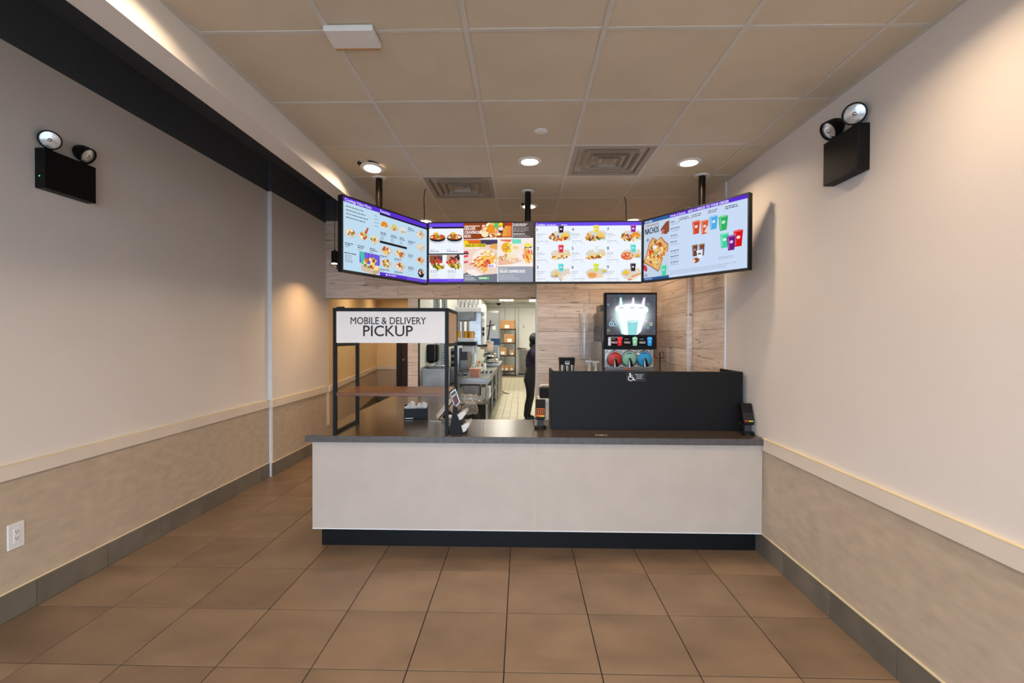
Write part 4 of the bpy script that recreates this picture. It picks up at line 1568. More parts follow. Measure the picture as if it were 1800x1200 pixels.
def monitor(c, yaw, label, fn, col, wd=.968, hg=.56):
    c = Vector(c)
    mn = thing('menu_screen', (c.x, c.y, c.z - hg / 2), label, 'menu screen', 'menu screens over the counter')
    m = T(*c) @ R(yaw, 'Z')
    MB(m).box(-wd / 2, wd / 2, .004, .045, -hg / 2, hg / 2).build('housing', 'black', mn, bevel=.003)
    bz = .011
    mb = MB(m)
    mb.box(-wd / 2, wd / 2, -.002, .004, hg / 2 - bz, hg / 2).box(-wd / 2, wd / 2, -.002, .004, -hg / 2, -hg / 2 + bz * 1.4)
    mb.box(-wd / 2, -wd / 2 + bz, -.002, .004, -hg / 2 + bz * 1.4, hg / 2 - bz).box(wd / 2 - bz, wd / 2, -.002, .004, -hg / 2 + bz * 1.4, hg / 2 - bz)
    mb.build('bezel', 'blackm', mn)
    sw, sh_ = wd - 2 * bz, hg - 2.4 * bz
    zc = bz * .2
    me = m @ T(0, .003, zc)
    MB(me).add([(-sw / 2, 0, -sh_ / 2), (sw / 2, 0, -sh_ / 2), (sw / 2, 0, sh_ / 2), (-sw / 2, 0, sh_ / 2)], [(0, 1, 2, 3)]).build('lit_display', emis('display_' + fn.__name__, lin(col), 1.0), mn)
    P = Print(me @ T(0, -.0003, 0) @ FRONT, sw, sh_, 4e-6)
    fn(P)
    P.build('menu_page', SCR, mn)
    return mn


monitor((-1.084, 3.711, 2.353), 1.091, 'angled menu screen with value menu and favorites on pale blue', page1, (192, 220, 240))
monitor((-.374, 4.117, 2.362), -.030, 'menu screen with two bowls and deluxe box photographs', page2, (240, 246, 255))
monitor((.594, 4.117, 2.366), -.022, 'white menu screen of nine numbered combos', page3, (240, 246, 255))
monitor((1.361, 3.727, 2.372), -.961, 'angled menu screen with nachos and coloured drink cups', page4, (202, 220, 246))


def pole(x, y, z0, label, m, dx=0., dy=0.):
    k = thing('screen_pole', (x, y, z0), label, 'mounting pole', 'screen mounting poles')
    MB().lathe([(.028, z0 - .1), (.028, ZC)], T(x, y, 0), 20).build('pole_tube', m, k, smooth=True)
    MB().lathe([(.055, ZC - .010), (.058, ZC - .004), (.058, ZC)], T(x, y, 0), 24).build('ceiling_flange', 'white', k, smooth=True)
    B(x - .06, x + .06, y - .01, y + .01, z0 - .16, z0 - .02).build('bracket', 'black', k)
    return k


pole(-1.222, 3.87, 2.50, 'dark bronze pole holding the value menu screen behind the loose downlight', 'bronze')
k = pole(.052, 4.245, 2.55, 'black pole between the bowls and combos screens', 'black')
MB().lathe([(.012, 0), (.012, .03)], T(.052 - .03, 4.245, ZC - .12) @ R(-PI / 2, 'Y'), 10).build('clamp_screw', 'black', k)
pole(1.50, 3.845, 2.52, 'dark bronze pole holding the drinks screen near the right wall', 'bronze')
for i, (u0, v0, u1, v1, lab) in enumerate(((749, 332, 745, 388, 'thin black cable dropping from the ceiling to the bowls screen'),
                                          (1097, 346, 1102, 388, 'thin black cable dropping from the ceiling behind the combos screen'))):
    a = PZ(u0, v0, ZC)
    b = PY(u1, v1 + 6, a.y)
    MB().tube([a + Vector((0, 0, -.002)), a.lerp(b, .06) + Vector((-.012 if i == 0 else .01, 0, 0)), a.lerp(b, .3) + Vector((-.015 if i == 0 else .012, 0, 0)), a.lerp(b, .7), b], .004, 6).build('screen_cable', 'rubber', label=lab, cat='cable')
MB().tube([PY(601, 466, 3.35), PY(594, 463, 3.36), PY(592, 472, 3.37), PY(602, 474, 3.4)], .006, 6).build('cable_loop', 'rubber', label='short dark cable loop at the left edge of the value menu screen', cat='cable')


# ================================================================== behind the counter
def pbox(mb, x0, x1, y0, y1, d0, d1):
    """box whose front face fills the picture rectangle at depth d0, reaching back to d1"""
    a, b = PY(x0, y1, d0), PY(x1, y0, d0)
    return mb.box(a.x, b.x, d0, d1, a.z, b.z)


bc = thing('back_counter', (1.1, 5.6, 0), 'dark back counter against the plank wall under the frozen drink machine', 'counter')
B(.42, XR2 - .015, 5.1, YW - .015, .86, .90).build('top_slab', 'top', bc, bevel=.002)
B(.44, XR2 - .015, 5.14, YW - .015, .10, .86).build('cabinet_body', 'panel', bc)
for a, b in ((.46, .86), (.87, 1.27), (1.28, 1.68)):
    d = B(a, b, 5.12, 5.14, .12, .84).build('cabinet_door', 'panel', bc, bevel=.002)
    MB().tube([(b - .05, 5.12, .6), (b - .05, 5.095, .61), (b - .05, 5.095, .73), (b - .05, 5.12, .74)], .006, 8).build('handle', 'chrome', d, smooth=True)
B(.46, XR2 - .02, 5.2, YW - .02, 0, .10).build('toe_kick', 'black', bc)

# frozen drink machine ------------------------------------------------
DM = 5.2
xa, xb = PY(1062.5, 600, DM).x, PY(1154.5, 600, DM).x
zt_, zm_ = PY(1108, 514, DM).z, PY(1108, 614, DM).z
fm = thing('frozen_drink_machine', ((xa + xb) / 2, 5.6, .90), 'stainless frozen drink machine with a glowing cup sign and three round valves', 'drink machine')
zbt = PY(1060, 545, DM).z
B(xa + .004, xb - .02, DM + .10, 5.985, .96, zbt).build('cabinet', 'steeld', fm, bevel=.004)
B(xa + .02, xb - .05, DM + .40, 5.9, zbt, zbt + .09).build('top_housing', 'steeld', fm, bevel=.004)
for x in (xa + .05, xb - .08):
    for y in (DM + .16, 5.9):
        MB().lathe([(.022, .90), (.022, .96)], T(x, y, 0), 12).build('foot', 'rubber', fm)
gr_ = B(xa - .001, xa + .004, DM + .24, DM + .74, PX(1050, 607, xa).z, PX(1050, 574, xa).z).build('side_grille', 'ventd', fm)
g0, g1 = PX(1050, 607, xa).z, PX(1050, 574, xa).z
mbl = MB()
for i in range(13):
    z_ = g0 + (g1 - g0) * i / 12
    mbl.box(xa - .005, xa - .001, DM + .24, DM + .74, z_ - .004, z_ + .004)
mbl.build('grille_bars', 'steeld', fm)
mbl = MB()
for i in range(9):
    y_ = DM + .24 + .5 * i / 8
    mbl.box(xa - .006, xa - .001, y_ - .006, y_ + .006, g0, g1)
mbl.build('grille_bars', 'steeld', fm)
sg = B(xa, xb, DM, DM + .09, zm_, zt_).build('sign_box', 'black', fm, bevel=.004)
c0, c1 = PY(1066.5, 517.5, DM), PY(1152.5, 588.5, DM)
pw, ph = c1.x - c0.x, c0.z - c1.z
FP = Print(T((c0.x + c1.x) / 2, DM - .0015, (c0.z + c1.z) / 2) @ FRONT, pw, ph, 2e-5)
FP.rect(0, 0, 1, 1, (84, 84, 92))
NG = 22  # colour rings, lighter inward, that paint the glow around the cup
for i in range(NG):
    k = i / (NG - 1)
    e = k * k
    g = (int(88 + 150 * e), int(90 + 158 * e), int(98 + 154 * e))
    ru, rv = .56 - .27 * k, .52 - .20 * k
    FP.poly([(.5 + ru * math.cos(q) * (1 - .12 * math.sin(q)), .56 + rv * math.sin(q)) for q in [2 * PI * j / 28 for j in range(28)]], g, clip=True)
for u, c, tilt in ((.29, (190, 250, 255), -.05), (.52, (246, 214, 255), .02), (.72, (250, 224, 255), .07)):
    FP.poly([(u - .05, .34), (u + .06, .34), (u + tilt * .4 + .035, .07), (u + tilt * .4 - .005, .07)], tuple(int(x * .9) for x in c))
    FP.poly([(u - .03, .34), (u + .04, .34), (u + tilt * .4 + .025, .10), (u + tilt * .4 + .005, .10)], (255, 255, 255))
W1 = (252, 255, 255)
for u, v, r in ((.27, .36, .10), (.40, .34, .11), (.53, .33, .12), (.66, .34, .11), (.75, .38, .10), (.32, .46, .12), (.5, .46, .16), (.68, .46, .12)):
    FP.ell(u, v, r, W1, r * .8, 20)
FP.poly([(.20, .42), (.80, .42), (.70, .92), (.62, 1), (.36, 1), (.30, .92)], W1)
FP.poly([(.17, .38), (.22, .44), (.34, 1), (.30, .97)], (200, 250, 250))
FP.poly([(.42, .64), (.64, .64), (.61, 1), (.44, 1)], (150, 222, 226))
FP.ell(.53, .66, .11, (214, 246, 248), .03)
for u in (.30, .52, .70):
    FP.ell(u, .33, .05, (196, 206, 220), .012)
for u, v, r, c in ((.03, .25, .024, (120, 190, 220)), (.84, .24, .024, (120, 200, 230)), (.27, .03, .03, (30, 110, 150)), (.88, .44, .022, (140, 190, 220)),
                   (.90, .73, .036, (214, 240, 200)), (.84, .82, .026, (150, 220, 240)), (.04, .89, .03, (150, 170, 100)), (.95, .14, .028, (70, 110, 140)),
                   (.10, .73, .05, (190, 226, 246)), (.17, .74, .04, (190, 226, 246)), (.13, .67, .04, (190, 226, 246)), (.96, .9, .014, (90, 140, 150))):
    FP.ell(u, v, r, c, r, 16)
    FP.ell(u, v, r * .72, (74, 84, 96), r * .72, 16)
    FP.ell(u, v, r * .3, c, r * .3, 8)
FP.ell(.81, .66, .014, (240, 240, 246), .014)
FP.rect(.165, .08, .168, .26, (150, 180, 200))
FP.rect(.795, .0, .798, .18, (150, 180, 200))
FP.build('glowing_sign_face', SCR, sg)
c0, c1 = PY(1069, 592, DM), PY(1150, 607.5, DM)
pw, ph = c1.x - c0.x, c0.z - c1.z
LP = Print(T((c0.x + c1.x) / 2, DM - .0015, (c0.z + c1.z) / 2) @ FRONT, pw, ph, 2e-5)
LP.rect(0, 0, 1, 1, (26, 24, 28))
LP.rect(0, 0, .06, 1, (206, 204, 210))
LP.rect(0, 0, .32, .08, (150, 146, 156))
for u, c, tx in ((.25, (214, 40, 48), .06), (.58, (140, 196, 160), .34), (.90, (58, 146, 214), .67)):
    LP.poly([(u - .055, .12), (u + .055, .12), (u + .042, 1), (u - .042, 1)], c)
    LP.ell(u, .14, .055, tuple(min(255, x + 30) for x in c), .03)
    LP.ell(u, .55, .02, tuple(min(255, x + 60) for x in c), .02)
    LP.text('FREEZE', tx + .012, .74, .22, (206, 196, 186) if u > .3 else (226, 190, 206), .125)
    LP.rect(tx + .012, .2, tx + .10, .3, (110, 120, 110))
LP.build('flavour_strip', SCR, sg)
z0f = PY(1108, 660, DM).z
fp = B(xa + .008, xb - .025, DM + .03, DM + .10, .99, zm_).build('valve_panel', 'steel', fm, bevel=.003)
for i, (u, c) in enumerate(((1080, 'redv'), (1105.5, 'greenv'), (1132, 'bluev'))):
    c_ = PY(u, 630.5, DM + .03)
    m = T(*c_) @ FRONT
    hs = MB(m).lathe([(.094, 0), (.094, .012), (.086, .02), (.080, .02), (.078, .008)], n=32, caps=False).build('valve_ring', 'chrome', fm, smooth=True)
    MB(m).lathe([(.079, .006), (.074, .012), (.02, .016)], n=32).build('valve_face', c, hs, smooth=True)
    MB(m).obox(T(0, .066, .010), .06, .006, .01).build('valve_mark', 'rubber', hs)
    MB(m).lathe([(.016, .012), (.016, .05), (.010, .055)], n=16).build('valve_hub', 'chrome', hs, smooth=True)
    MB(m).tube([(0, 0, .045), (.008, -.03, .07), (.018, -.085, .075)], [.011, .013, .017], 10).build('valve_handle', 'black', hs, smooth=True)
    MB(m).tube([(-.004, -.01, .05), (-.005, -.09, .06)], .012, 10).build('spout', 'chrome', hs, smooth=True)
    for dx, dy in ((-.092, .086), (.06, .092), (-.092, -.086), (.092, -.086)):
        MB(m).lathe([(.013, 0), (.013, .01), (.006, .014)], T(dx, dy, 0), 10).build('bolt', 'chrome', hs, smooth=True)
    MB().ell(PY(u - 1, 614.5, DM + .04), .02, .02, .012).build('top_knob', 'chrome', hs, smooth=True)
zsl = PY(1108, 646, DM).z
B(xa + .008, xb - .025, DM - .02, DM + .03, zsl - .03, zsl).build('ledge', 'steel', fm, bevel=.003)
c_ = PY(1105, 648, DM - .02)
B(c_.x - .038, c_.x + .038, DM - .022, DM - .02, zsl - .022, zsl - .004).build('warning_label', 'orange', fm)
B(xa + .02, xb - .04, DM - .08, DM + .03, .985, 1.0).build('drip_tray', 'steel', fm, bevel=.003)

# things around the machine on the back counter -------------------------
zq = .90
p = PY(997.5, 652, 5.3)
cdp = thing('cup_dispenser', (p.x, 5.36, zq), 'black countertop dispenser with three shiny steel tubes', 'dispenser')
zt2 = PY(997.5, 629, 5.3).z
xa2, xb2 = PY(984, 640, 5.3).x, PY(1011.5, 640, 5.3).x
h_ = zt2 - zq
mx_ = (xa2 + xb2) / 2
hw_ = (xb2 - xa2) / 2
mb = MB()
mb.add([(mx_ - hw_ * .72, 5.34, zq), (mx_ + hw_ * .72, 5.34, zq), (mx_ + hw_ * .72, 5.5, zq), (mx_ - hw_ * .72, 5.5, zq),
        (mx_ - hw_, 5.34, zt2), (mx_ + hw_, 5.34, zt2), (mx_ + hw_, 5.5, zt2), (mx_ - hw_, 5.5, zt2)], [(3, 2, 1, 0), (4, 5, 6, 7), (0, 1, 5, 4), (1, 2, 6, 5), (2, 3, 7, 6), (3, 0, 4, 7)])
mb.build('casing', 'black', cdp, bevel=.003)
for k in (-.62, 0, .62):
    q = mx_ + k * hw_
    tp_ = PY(997, 641 if k else 642, 5.3).z
    MB().lathe([(.018, zq + .02), (.026, tp_ - .006), (.026, tp_)], T(q, 5.31, 0), 16).build('steel_tube', 'chrome', cdp, smooth=True)
q = PY(997.5, 636.5, 5.3)
B(mx_ - .026, mx_ + .026, 5.326, 5.34, q.z - .028, q.z + .012).build('badge', 'plastic', cdp, bevel=.002)
B(mx_ - .02, mx_ + .02, 5.325, 5.326, q.z - .006, q.z + .008).build('badge_print', 'brown', cdp)

for i, (u, vt, lab) in enumerate(((1036, 632.5, 'cream pump bottle standing beside the black cup dispenser'), (1047.5, 634, 'slim white spray bottle standing close to the drink machine'))):
    tq = PY(u, vt, 5.35)
    bt = thing('spray_bottle', (tq.x, tq.y, zq), lab, 'bottle')
    hh = tq.z - zq
    MB().lathe([(.034, 0), (.036, .02), (.036, hh * .55), (.028, hh * .68), (.014, hh * .78), (.013, hh * .86)], T(tq.x, tq.y, zq), 18).build('bottle_body', 'cream' if i == 0 else 'plastic', bt, smooth=True)
    MB().lathe([(.016, hh * .84), (.016, hh * .93)], T(tq.x, tq.y, zq), 14).build('collar', 'plastic', bt, smooth=True)
    MB().obox(T(tq.x + (-.01 if i == 0 else .0), tq.y, zq + hh * .965), .085, .024, hh * .06).build('spray_head', 'plastic', bt, bevel=.006)
    MB().tube([(tq.x - .02, tq.y - .012, zq + hh * .94), (tq.x - .035, tq.y - .014, zq + hh * .86)], .006, 6).build('trigger', 'plastic', bt)

# clear acrylic tube of cups on the plank wall
a, b = PY(1019, 549, 5.75), PY(1041, 632, 5.75)
ac = thing('cup_tube', ((a.x + b.x) / 2, 5.75, b.z), 'tall clear acrylic cup tube on the plank wall left of the drink machine', 'cup holder')
m = T((a.x + b.x) / 2, 5.9, b.z)
hh = a.z - b.z
MB().lathe([(.052, 0), (.055, hh * .5), (.075, hh)], m, 20, caps=False).build('tube_wall', 'acrylic', ac, smooth=True)
MB().lathe([(.05, .0), (.05, .004)], m, 20).build('tube_bottom', 'acrylic', ac)
for k in (.3, .75):
    B(m.translation.x - .02, m.translation.x + .02, 5.94, YW - .013, b.z + hh * k, b.z + hh * k + .02).build('wall_bracket', 'acrylic', ac)
a, b = PY(1026, 600, 5.5), PY(1062, 652, 5.5)
# clear splash guard
B(PY(1054, 600, 5.3).x - .003, PY(1054, 600, 5.3).x, 5.15, 5.95, zq, PY(1054, 600, 5.3).z).build('splash_guard', 'acrylic', label='clear acrylic splash panel at the left side of the drink machine', cat='splash panel')
# wire stand right of the machine
q0, q1 = PY(1160, 650, 5.5), PY(1160, 619, 5.5)
q2, q3 = PY(1167, 619, 5.5), PY(1167, 629, 5.5)
ws = thing('wire_stand', (q0.x, 5.5, zq), 'thin black wire stand right of the drink machine', 'wire stand')
MB().tube([(q0.x, 5.5, zq + .008), (q1.x, 5.5, q1.z), (q2.x, 5.5, q2.z), (q3.x, 5.5, q3.z), (q1.x, 5.5, q3.z)], .006, 6).build('bent_wire', 'rubber', ws)
MB().tube([(q1.x - .03, 5.5, q3.z + .0), (q1.x - .07, 5.5, q3.z + .01), (q1.x - .07, 5.5, q3.z + .09)], .005, 6).build('side_hook', 'rubber', ws)
MB().lathe([(.05, zq), (.05, zq + .01)], T(q0.x, 5.5, 0), 16).build('base', 'rubber', ws)

# receipt printer left of the shield
pr = thing('receipt_printer', (.22, 4.35, .0), 'black receipt printer on a white stand behind the card reader', 'printer')
a, b = PY(949, 700, 4.5), PY(966, 682, 4.5)
B(a.x, a.x + .16, 4.5, 4.68, a.z, b.z).build('printer_body', 'black', pr, bevel=.006)
zz_ = PY(949, 681, 4.5).z
MB().tube([(a.x, 4.52, zz_ + .01), (a.x + .02, 4.51, zz_ + .022), (a.x + .15, 4.51, zz_ + .02)], .012, 8).build('paper_curl', 'paper', pr)
B(a.x - .02, a.x + .2, 4.46, 4.72, a.z - .03, a.z).build('stand_top', 'plastic', pr)
B(a.x + .0, a.x + .18, 4.5, 4.7, 0, a.z - .03).build('stand_body', 'plastic', pr)

# ================================================================== kitchen
# hand sink
sk = thing('hand_sink', (-1.25, 6.95, .6), 'stainless hand sink with a tall side splash on the white kitchen wall', 'sink')
ZL = PY(765, 648, 6.75).z
x0s, x1s = XP1 + .003, PY(790, 660, 6.75).x
B(x0s, x1s, 6.75, 6.765, .62, ZL).build('side_splash', 'steeld', sk)
B(x0s, x1s, 7.22, 7.235, .62, ZL).build('side_splash', 'steeld', sk)
B(x0s, x0s + .012, 6.765, 7.22, .62, ZL + .02).build('back_splash', 'steeld', sk)
B(x0s, x1s, 6.765, 7.22, .86, .872).box(x1s - .02, x1s, 6.765, 7.22, .62, .872).box(x0s, x1s, 6.765, 7.22, .62, .63).build('basin', 'steel', sk)
q = PY(784, 642, 6.98)
MB().tube([(x0s + .05, 6.98, .87), (x0s + .05, 6.98, q.z - .02), (q.x - .05, 6.98, q.z), (q.x, 6.98, q.z - .01), (q.x + .01, 6.98, q.z - .05)], .011, 8).build('faucet', 'chrome', sk, smooth=True)
for i, (yy, lab) in enumerate(((7.12, 'black soap dispenser on the white wall above the hand sink, nearer the pillar'), (7.42, 'black towel dispenser on the white wall behind the soap dispenser'))):
    q0, q1 = PX(752 + i * 8, 605, XP1 + .06).z, PX(752 + i * 8, 637, XP1 + .06).z
    q0, q1 = PY(755, 605, yy).z, PY(755, 637 - i * 2, yy).z
    dsp = thing('wall_dispenser', (XP1, yy, q1), lab, 'dispenser', 'black wall dispensers')
    B(XP1, XP1 + .125, yy, yy + .13, q1, q0).build('casing', 'black', dsp, bevel=.025)
    B(XP1 + .02, XP1 + .10, yy - .003, yy + .001, q1 + .06, q0 - .05).build('window', 'shield', dsp)
    B(XP1 + .03, XP1 + .10, yy + .02, yy + .11, q1 - .015, q1 + .004).build('push_bar', 'rubber', dsp)
# perforated uprights
for i, (u, dep) in enumerate(((768, 7.75), (781, 8.0))):
    q = PY(u, 600, dep)
    up_ = thing('rack_upright', (q.x, dep, 0), ['perforated galvanised rack upright next to the black dispensers', 'perforated galvanised rack upright closer to the prep station'][i], 'rack post')
    B(q.x - .05, q.x + .05, dep, dep + .04, 0, 2.6).build('channel', 'galv', up_)
    for j in range(46):
        z_ = .5 + j * .045
        B(q.x - .009, q.x + .009, dep - .002, dep, z_, z_ + .024).build('slot_hole', 'ventd', up_)

# prep table (open shelf table running back)
TX0, TX1, TY0, TY1, TZ = -1.30, -.565, 7.78, 10.65, .90
pt_ = thing('prep_table', ((TX0 + TX1) / 2, 9.2, 0), 'long stainless prep table with a lower shelf in the kitchen', 'table')
B(TX0, TX1, TY0, TY1, TZ - .008, TZ).box(TX0, TX1, TY0, TY0 + .012, TZ - .11, TZ - .008).box(TX1 - .012, TX1, TY0 + .012, TY1, TZ - .09, TZ - .008).build('tabletop', 'steel', pt_, bevel=.003)
B(TX0, TX1, TY0 + .02, TY1, .52, .528).box(TX0, TX1, TY0 + .02, TY0 + .03, .44, .52).build('lower_shelf', 'steel', pt_, bevel=.003)
B(TX0, TX1, TY0 + .02, TY1, .14, .148).build('bottom_shelf', 'steel', pt_)
for x in (TX0 + .03, TX1 - .04):
    for y in (TY0 + .05, 9.2, TY1 - .05):
        MB().lathe([(.02, 0), (.02, TZ - .01)], T(x, y, 0), 12).build('leg', 'galv', pt_, smooth=True)


def crate(name, cat, rect, d0, d1, m, label, bev=.006, group=None, base=None):
    a, b = PY(rect[0], rect[3], d0), PY(rect[1], rect[2], d0)
    z0_ = a.z if base is None else base
    return B(a.x, b.x, d0, d1, z0_, b.z).build(name, m, bevel=bev, label=label, cat=cat, group=group)


crate('storage_bin', 'bin', (815, 843, 677, 694), 7.83, 8.3, 'steeld', 'grey steel bin on the lower shelf of the prep table', base=.529)
crate('food_packet', 'packet', (846, 861, 680, 692), 7.9, 8.15, 'paper', 'white packet lying on the lower shelf at the prep table corner', base=.529)
crate('waste_bin', 'bin', (843, 858, 702, 736), 7.84, 8.25, 'blackm', 'black bin on the bottom shelf under the prep table', base=.149)
tub = thing('ingredient_tub', (PY(834, 660, 7.95).x, 8.0, TZ), 'terracotta coloured food tub on the prep table', 'tub')
a, b = PY(824.5, 662, 7.95), PY(843, 649, 7.95)
mb = MB()
for r0, z0_, r1, z1_ in ((.82, TZ, 1, b.z),):
    cx, hw2 = (a.x + b.x) / 2, (b.x - a.x) / 2
    mb.taper(a.x, b.x, 7.95, 8.2, TZ, b.z, .8)
mb.build('tub_body', 'pink', tub, bevel=.004)
B(a.x - .008, b.x + .008, 7.942, 8.208, b.z - .004, b.z + .008).build('tub_rim', 'pink', tub)


def bottle(u, vt, dep, zb, m1, m2, label, r=.03, group=None):
    q = PY(u, vt, dep)
    bt = thing('sauce_bottle', (q.x, dep, zb), label, 'bottle', group)
    hh = q.z - zb
    MB().lathe([(r, 0), (r, hh * .68), (r * .5, hh * .8)], T(q.x, dep, zb), 14).build('bottle_body', m1, bt, smooth=True)
    MB().lathe([(r * .8, hh * .70), (r * .75, hh * .84), (r * .25, hh)], T(q.x, dep, zb), 14).build('cap', m2, bt, smooth=True)


bottle(836, 635, 9.4, TZ, 'cream', 'orange', 'cream squeeze bottle with an orange cap next to the shorter twin on the prep table')
bottle(842.5, 633.5, 9.5, TZ, 'cream', 'orange', 'taller cream squeeze bottle with an orange cap on the prep table')
bottle(852, 633, 9.7, TZ, 'plastic', 'green', 'white spray bottle with a green cap on the prep table')
for i, (u, v, m1, lab) in enumerate(((808, 655, 'steeld', 'steel pan on the near corner of the prep table'), (817.5, 656, 'plastic', 'white and blue can beside the terracotta tub'))):
    q0 = PY(u, v, 8.05)
    mb = MB().lathe([(.05 if i == 0 else .03, TZ), (.058 if i == 0 else .03, q0.z), (.05 if i == 0 else .026, q0.z + .002)], T(q0.x, 8.05, 0), 18)
    o = thing('kitchen_container', (q0.x, 8.05, TZ), lab, 'container')
    mb.build('shell', m1, o, smooth=True)
    MB().lathe([(.0302, TZ + .01), (.0302, TZ + .05)] if i else [(.052, q0.z - .012), (.06, q0.z - .012), (.06, q0.z)], T(q0.x, 8.05, 0), 18, caps=False).build('band', 'blue' if i else 'steel', o)
rs = random.Random(9)
for i in range(7):
    u, v = rs.uniform(823, 830), rs.uniform(640, 650)
    q = PY(u, v, 9.60 + i * .05)
    m_ = ['chrome', 'paper', 'steel'][i % 3]
    MB().tube([(q.x - .05, 9.60 + i * .05, TZ + .014), (q.x, 9.62 + i * .05, TZ + .03 + rs.uniform(0, .05)), (q.x + .04, 9.60 + i * .05, max(q.z - .02, TZ + .03))], [.012, .016, .02], 8).build(
        'kitchen_tongs', m_, label='jumbled serving utensil on the prep table behind the terracotta tub', cat='utensil', group='utensils on the prep table')
mbp = MB()
for i in range(6):
    q = PY(846 + i * 3.4, 656, 8.9)
    MB().box(q.x - .016, q.x + .016, 8.75, 9.15, TZ - .0, TZ + .03).build('steam_pan', 'blackm' if i % 2 else 'steel', label='small pan sunk in the prep table top, one of a row', cat='pan', group='row of small pans in the prep table')
crate('cutting_board', 'board', (832, 846, 645.5, 648.5), 9.0, 9.3, 'plastic', 'white cutting board behind the terracotta tub', .002, base=TZ)

# second line: cabinet on casters with a domed press
X2 = PY(876, 660, 10.8).x
gc = thing('grill_cabinet', (-.95, 11.7, 0), 'dark steel cabinet on casters past the prep table', 'cabinet')
B(-1.40, X2, 10.8, 12.8, .14, .92).build('cabinet_body', 'steeld', gc, bevel=.006)
B(-1.42, X2 + .015, 10.78, 12.82, .92, .935).build('cabinet_top', 'steel', gc)
for y in (10.9, 12.7):
    for x in (-1.3, X2 - .06):
        MB().lathe([(.055, -.018), (.055, .018)], T(x, y, .055) @ R(PI / 2, 'Y'), 16).build('caster', 'rubber', gc)
        B(x - .025, x + .025, y - .03, y + .03, .08, .14).build('caster_fork', 'galv', gc)
gp = thing('griddle_press', (-.85, 11.2, .935), 'polished domed steel press on the cabinet past the prep table', 'press')
a, b = PY(846, 642, 10.9), PY(876, 619, 10.9)
MB().ell(((a.x + b.x) / 2, 11.3, .935 + (b.z - .935) * .27), (b.x - a.x) / 2, .4, (b.z - .935) * .27).build('lower_drum', 'chrome', gp, smooth=True)
MB().ell(((a.x + b.x) / 2 - .03, 11.35, .935 + (b.z - .935) * .72), (b.x - a.x) / 2 * .9, .36, (b.z - .935) * .28).build('upper_drum', 'chrome', gp, smooth=True)
B(a.x - .02, b.x, 11.05, 11.6, .936, .96).build('press_base', 'steel', gp)
# upright refrigerator
rf = thing('upright_refrigerator', (-.9, 13.9, 0), 'tall stainless refrigerator beside the rack of boxes', 'refrigerator')
a, b = PY(852, 546, 13.4), PY(876.5, 546, 13.4)
B(a.x, b.x, 13.4, 14.3, .1, a.z).build('cabinet', 'steel', rf, bevel=.008)
B(a.x + .02, b.x - .02, 13.37, 13.4, .95, a.z - .04).build('upper_door', 'steel', rf, bevel=.006)
B(a.x + .02, b.x - .02, 13.37, 13.4, .14, .92).build('lower_door', 'steel', rf, bevel=.006)
B(a.x, b.x, 13.45, 14.3, 0, .1).build('plinth', 'black', rf)
q = PY(868.5, 576, 13.36)
B(q.x - .04, q.x + .04, 13.362, 13.37, q.z - .06, q.z + .06).build('notice', 'paper', rf)
q0, q1 = PY(861, 562, 13.0), PY(855.5, 598, 13.0)
mo = thing('hanging_squeegee', (q1.x, 13.1, q1.z), 'black crossed squeegee hanging before the refrigerator door', 'squeegee')
MB().tube([(q0.x, 13.35, q0.z), (q1.x, 13.35, q1.z)], .02, 6).build('handle', 'rubber', mo)
q2, q3 = PY(852, 573, 13.0), PY(868, 570, 13.0)
MB().tube([(q2.x, 13.345, q2.z), (q3.x, 13.345, q3.z)], .015, 6).build('blade', 'rubber', mo)
# blue case and tan monitor on the line shelf
crate('tool_case', 'case', (862.5, 879, 594.5, 606.5), 10.9, 11.1, 'blue', 'dark blue case on the equipment shelf above the griddle press')
es = thing('equipment_shelf', (-.85, 10.9, .94), 'steel overshelf standing on the cabinet carrying the blue case', 'shelf')
q = PY(870, 607, 10.9)
B(-1.35, X2 - .02, 10.85, 11.80, q.z - .03, q.z).build('shelf_plate', 'steel', es)
for x in (-1.32, X2 - .06):
    B(x, x + .03, 11.76, 11.79, .936, q.z - .03).build('support', 'steel', es)
mn2 = thing('order_monitor', (PY(856, 606, 9.3).x, 9.3, PY(856, 617, 9.3).z), 'grey brown backed order monitor on an arm over the prep table', 'monitor')
plate([(846, 597), (867.5, 601), (865.5, 617.5), (844, 613)], 9.25, .05).build('monitor_back', 'tan', mn2, bevel=.004)
plate([(846, 596.4), (867.7, 600.4), (867.5, 601.6), (846, 597.6)], 9.24, .06).build('monitor_edge', 'plastic', mn2)
q0, q1 = PY(833, 603, 9.2), PY(856, 607, 9.24)
MB().tube([(q0.x, 9.095, q0.z), (q0.x + .12, 9.14, q0.z - .05), (q1.x, 9.235, q1.z)], .022, 8).build('arm', 'rubber', mn2, smooth=True)

# heated holding station over the prep table
hs_ = thing('holding_station', (-1.05, 8.6, TZ), 'stainless heated holding station with a shelf of amber pans over the prep table', 'food station')
D0 = 8.3
mb = MB()
pbox(mb, 826, 846, 549, 606, D0 + .1, D0 + .8)
mb.build('steel_column', 'steel', hs_, bevel=.004)
mb = MB()
pbox(mb, 802, 834, 548, 563, D0 - .1, D0 + .5)
mb.build('lamp_hood', 'steeld', hs_, bevel=.006)
for u in (806, 813.5, 822):
    mb = MB()
    pbox(mb, u - 2, u + 2, 563, 600, D0 - .05 + (u - 806) * .01, D0 + .0 + (u - 806) * .01)
    mb.build('hood_post', 'steeld', hs_)
mb = MB()
pbox(mb, 798, 836, 601, 607, D0 - .15, D0 + .5)
mb.build('shelf_plate', 'black', hs_, bevel=.003)
mb = MB()
pbox(mb, 798, 834, 594, 600.5, D0 - .12, D0 + .1)
mb.build('white_tray', 'plastic', hs_, bevel=.004)
mb = MB()
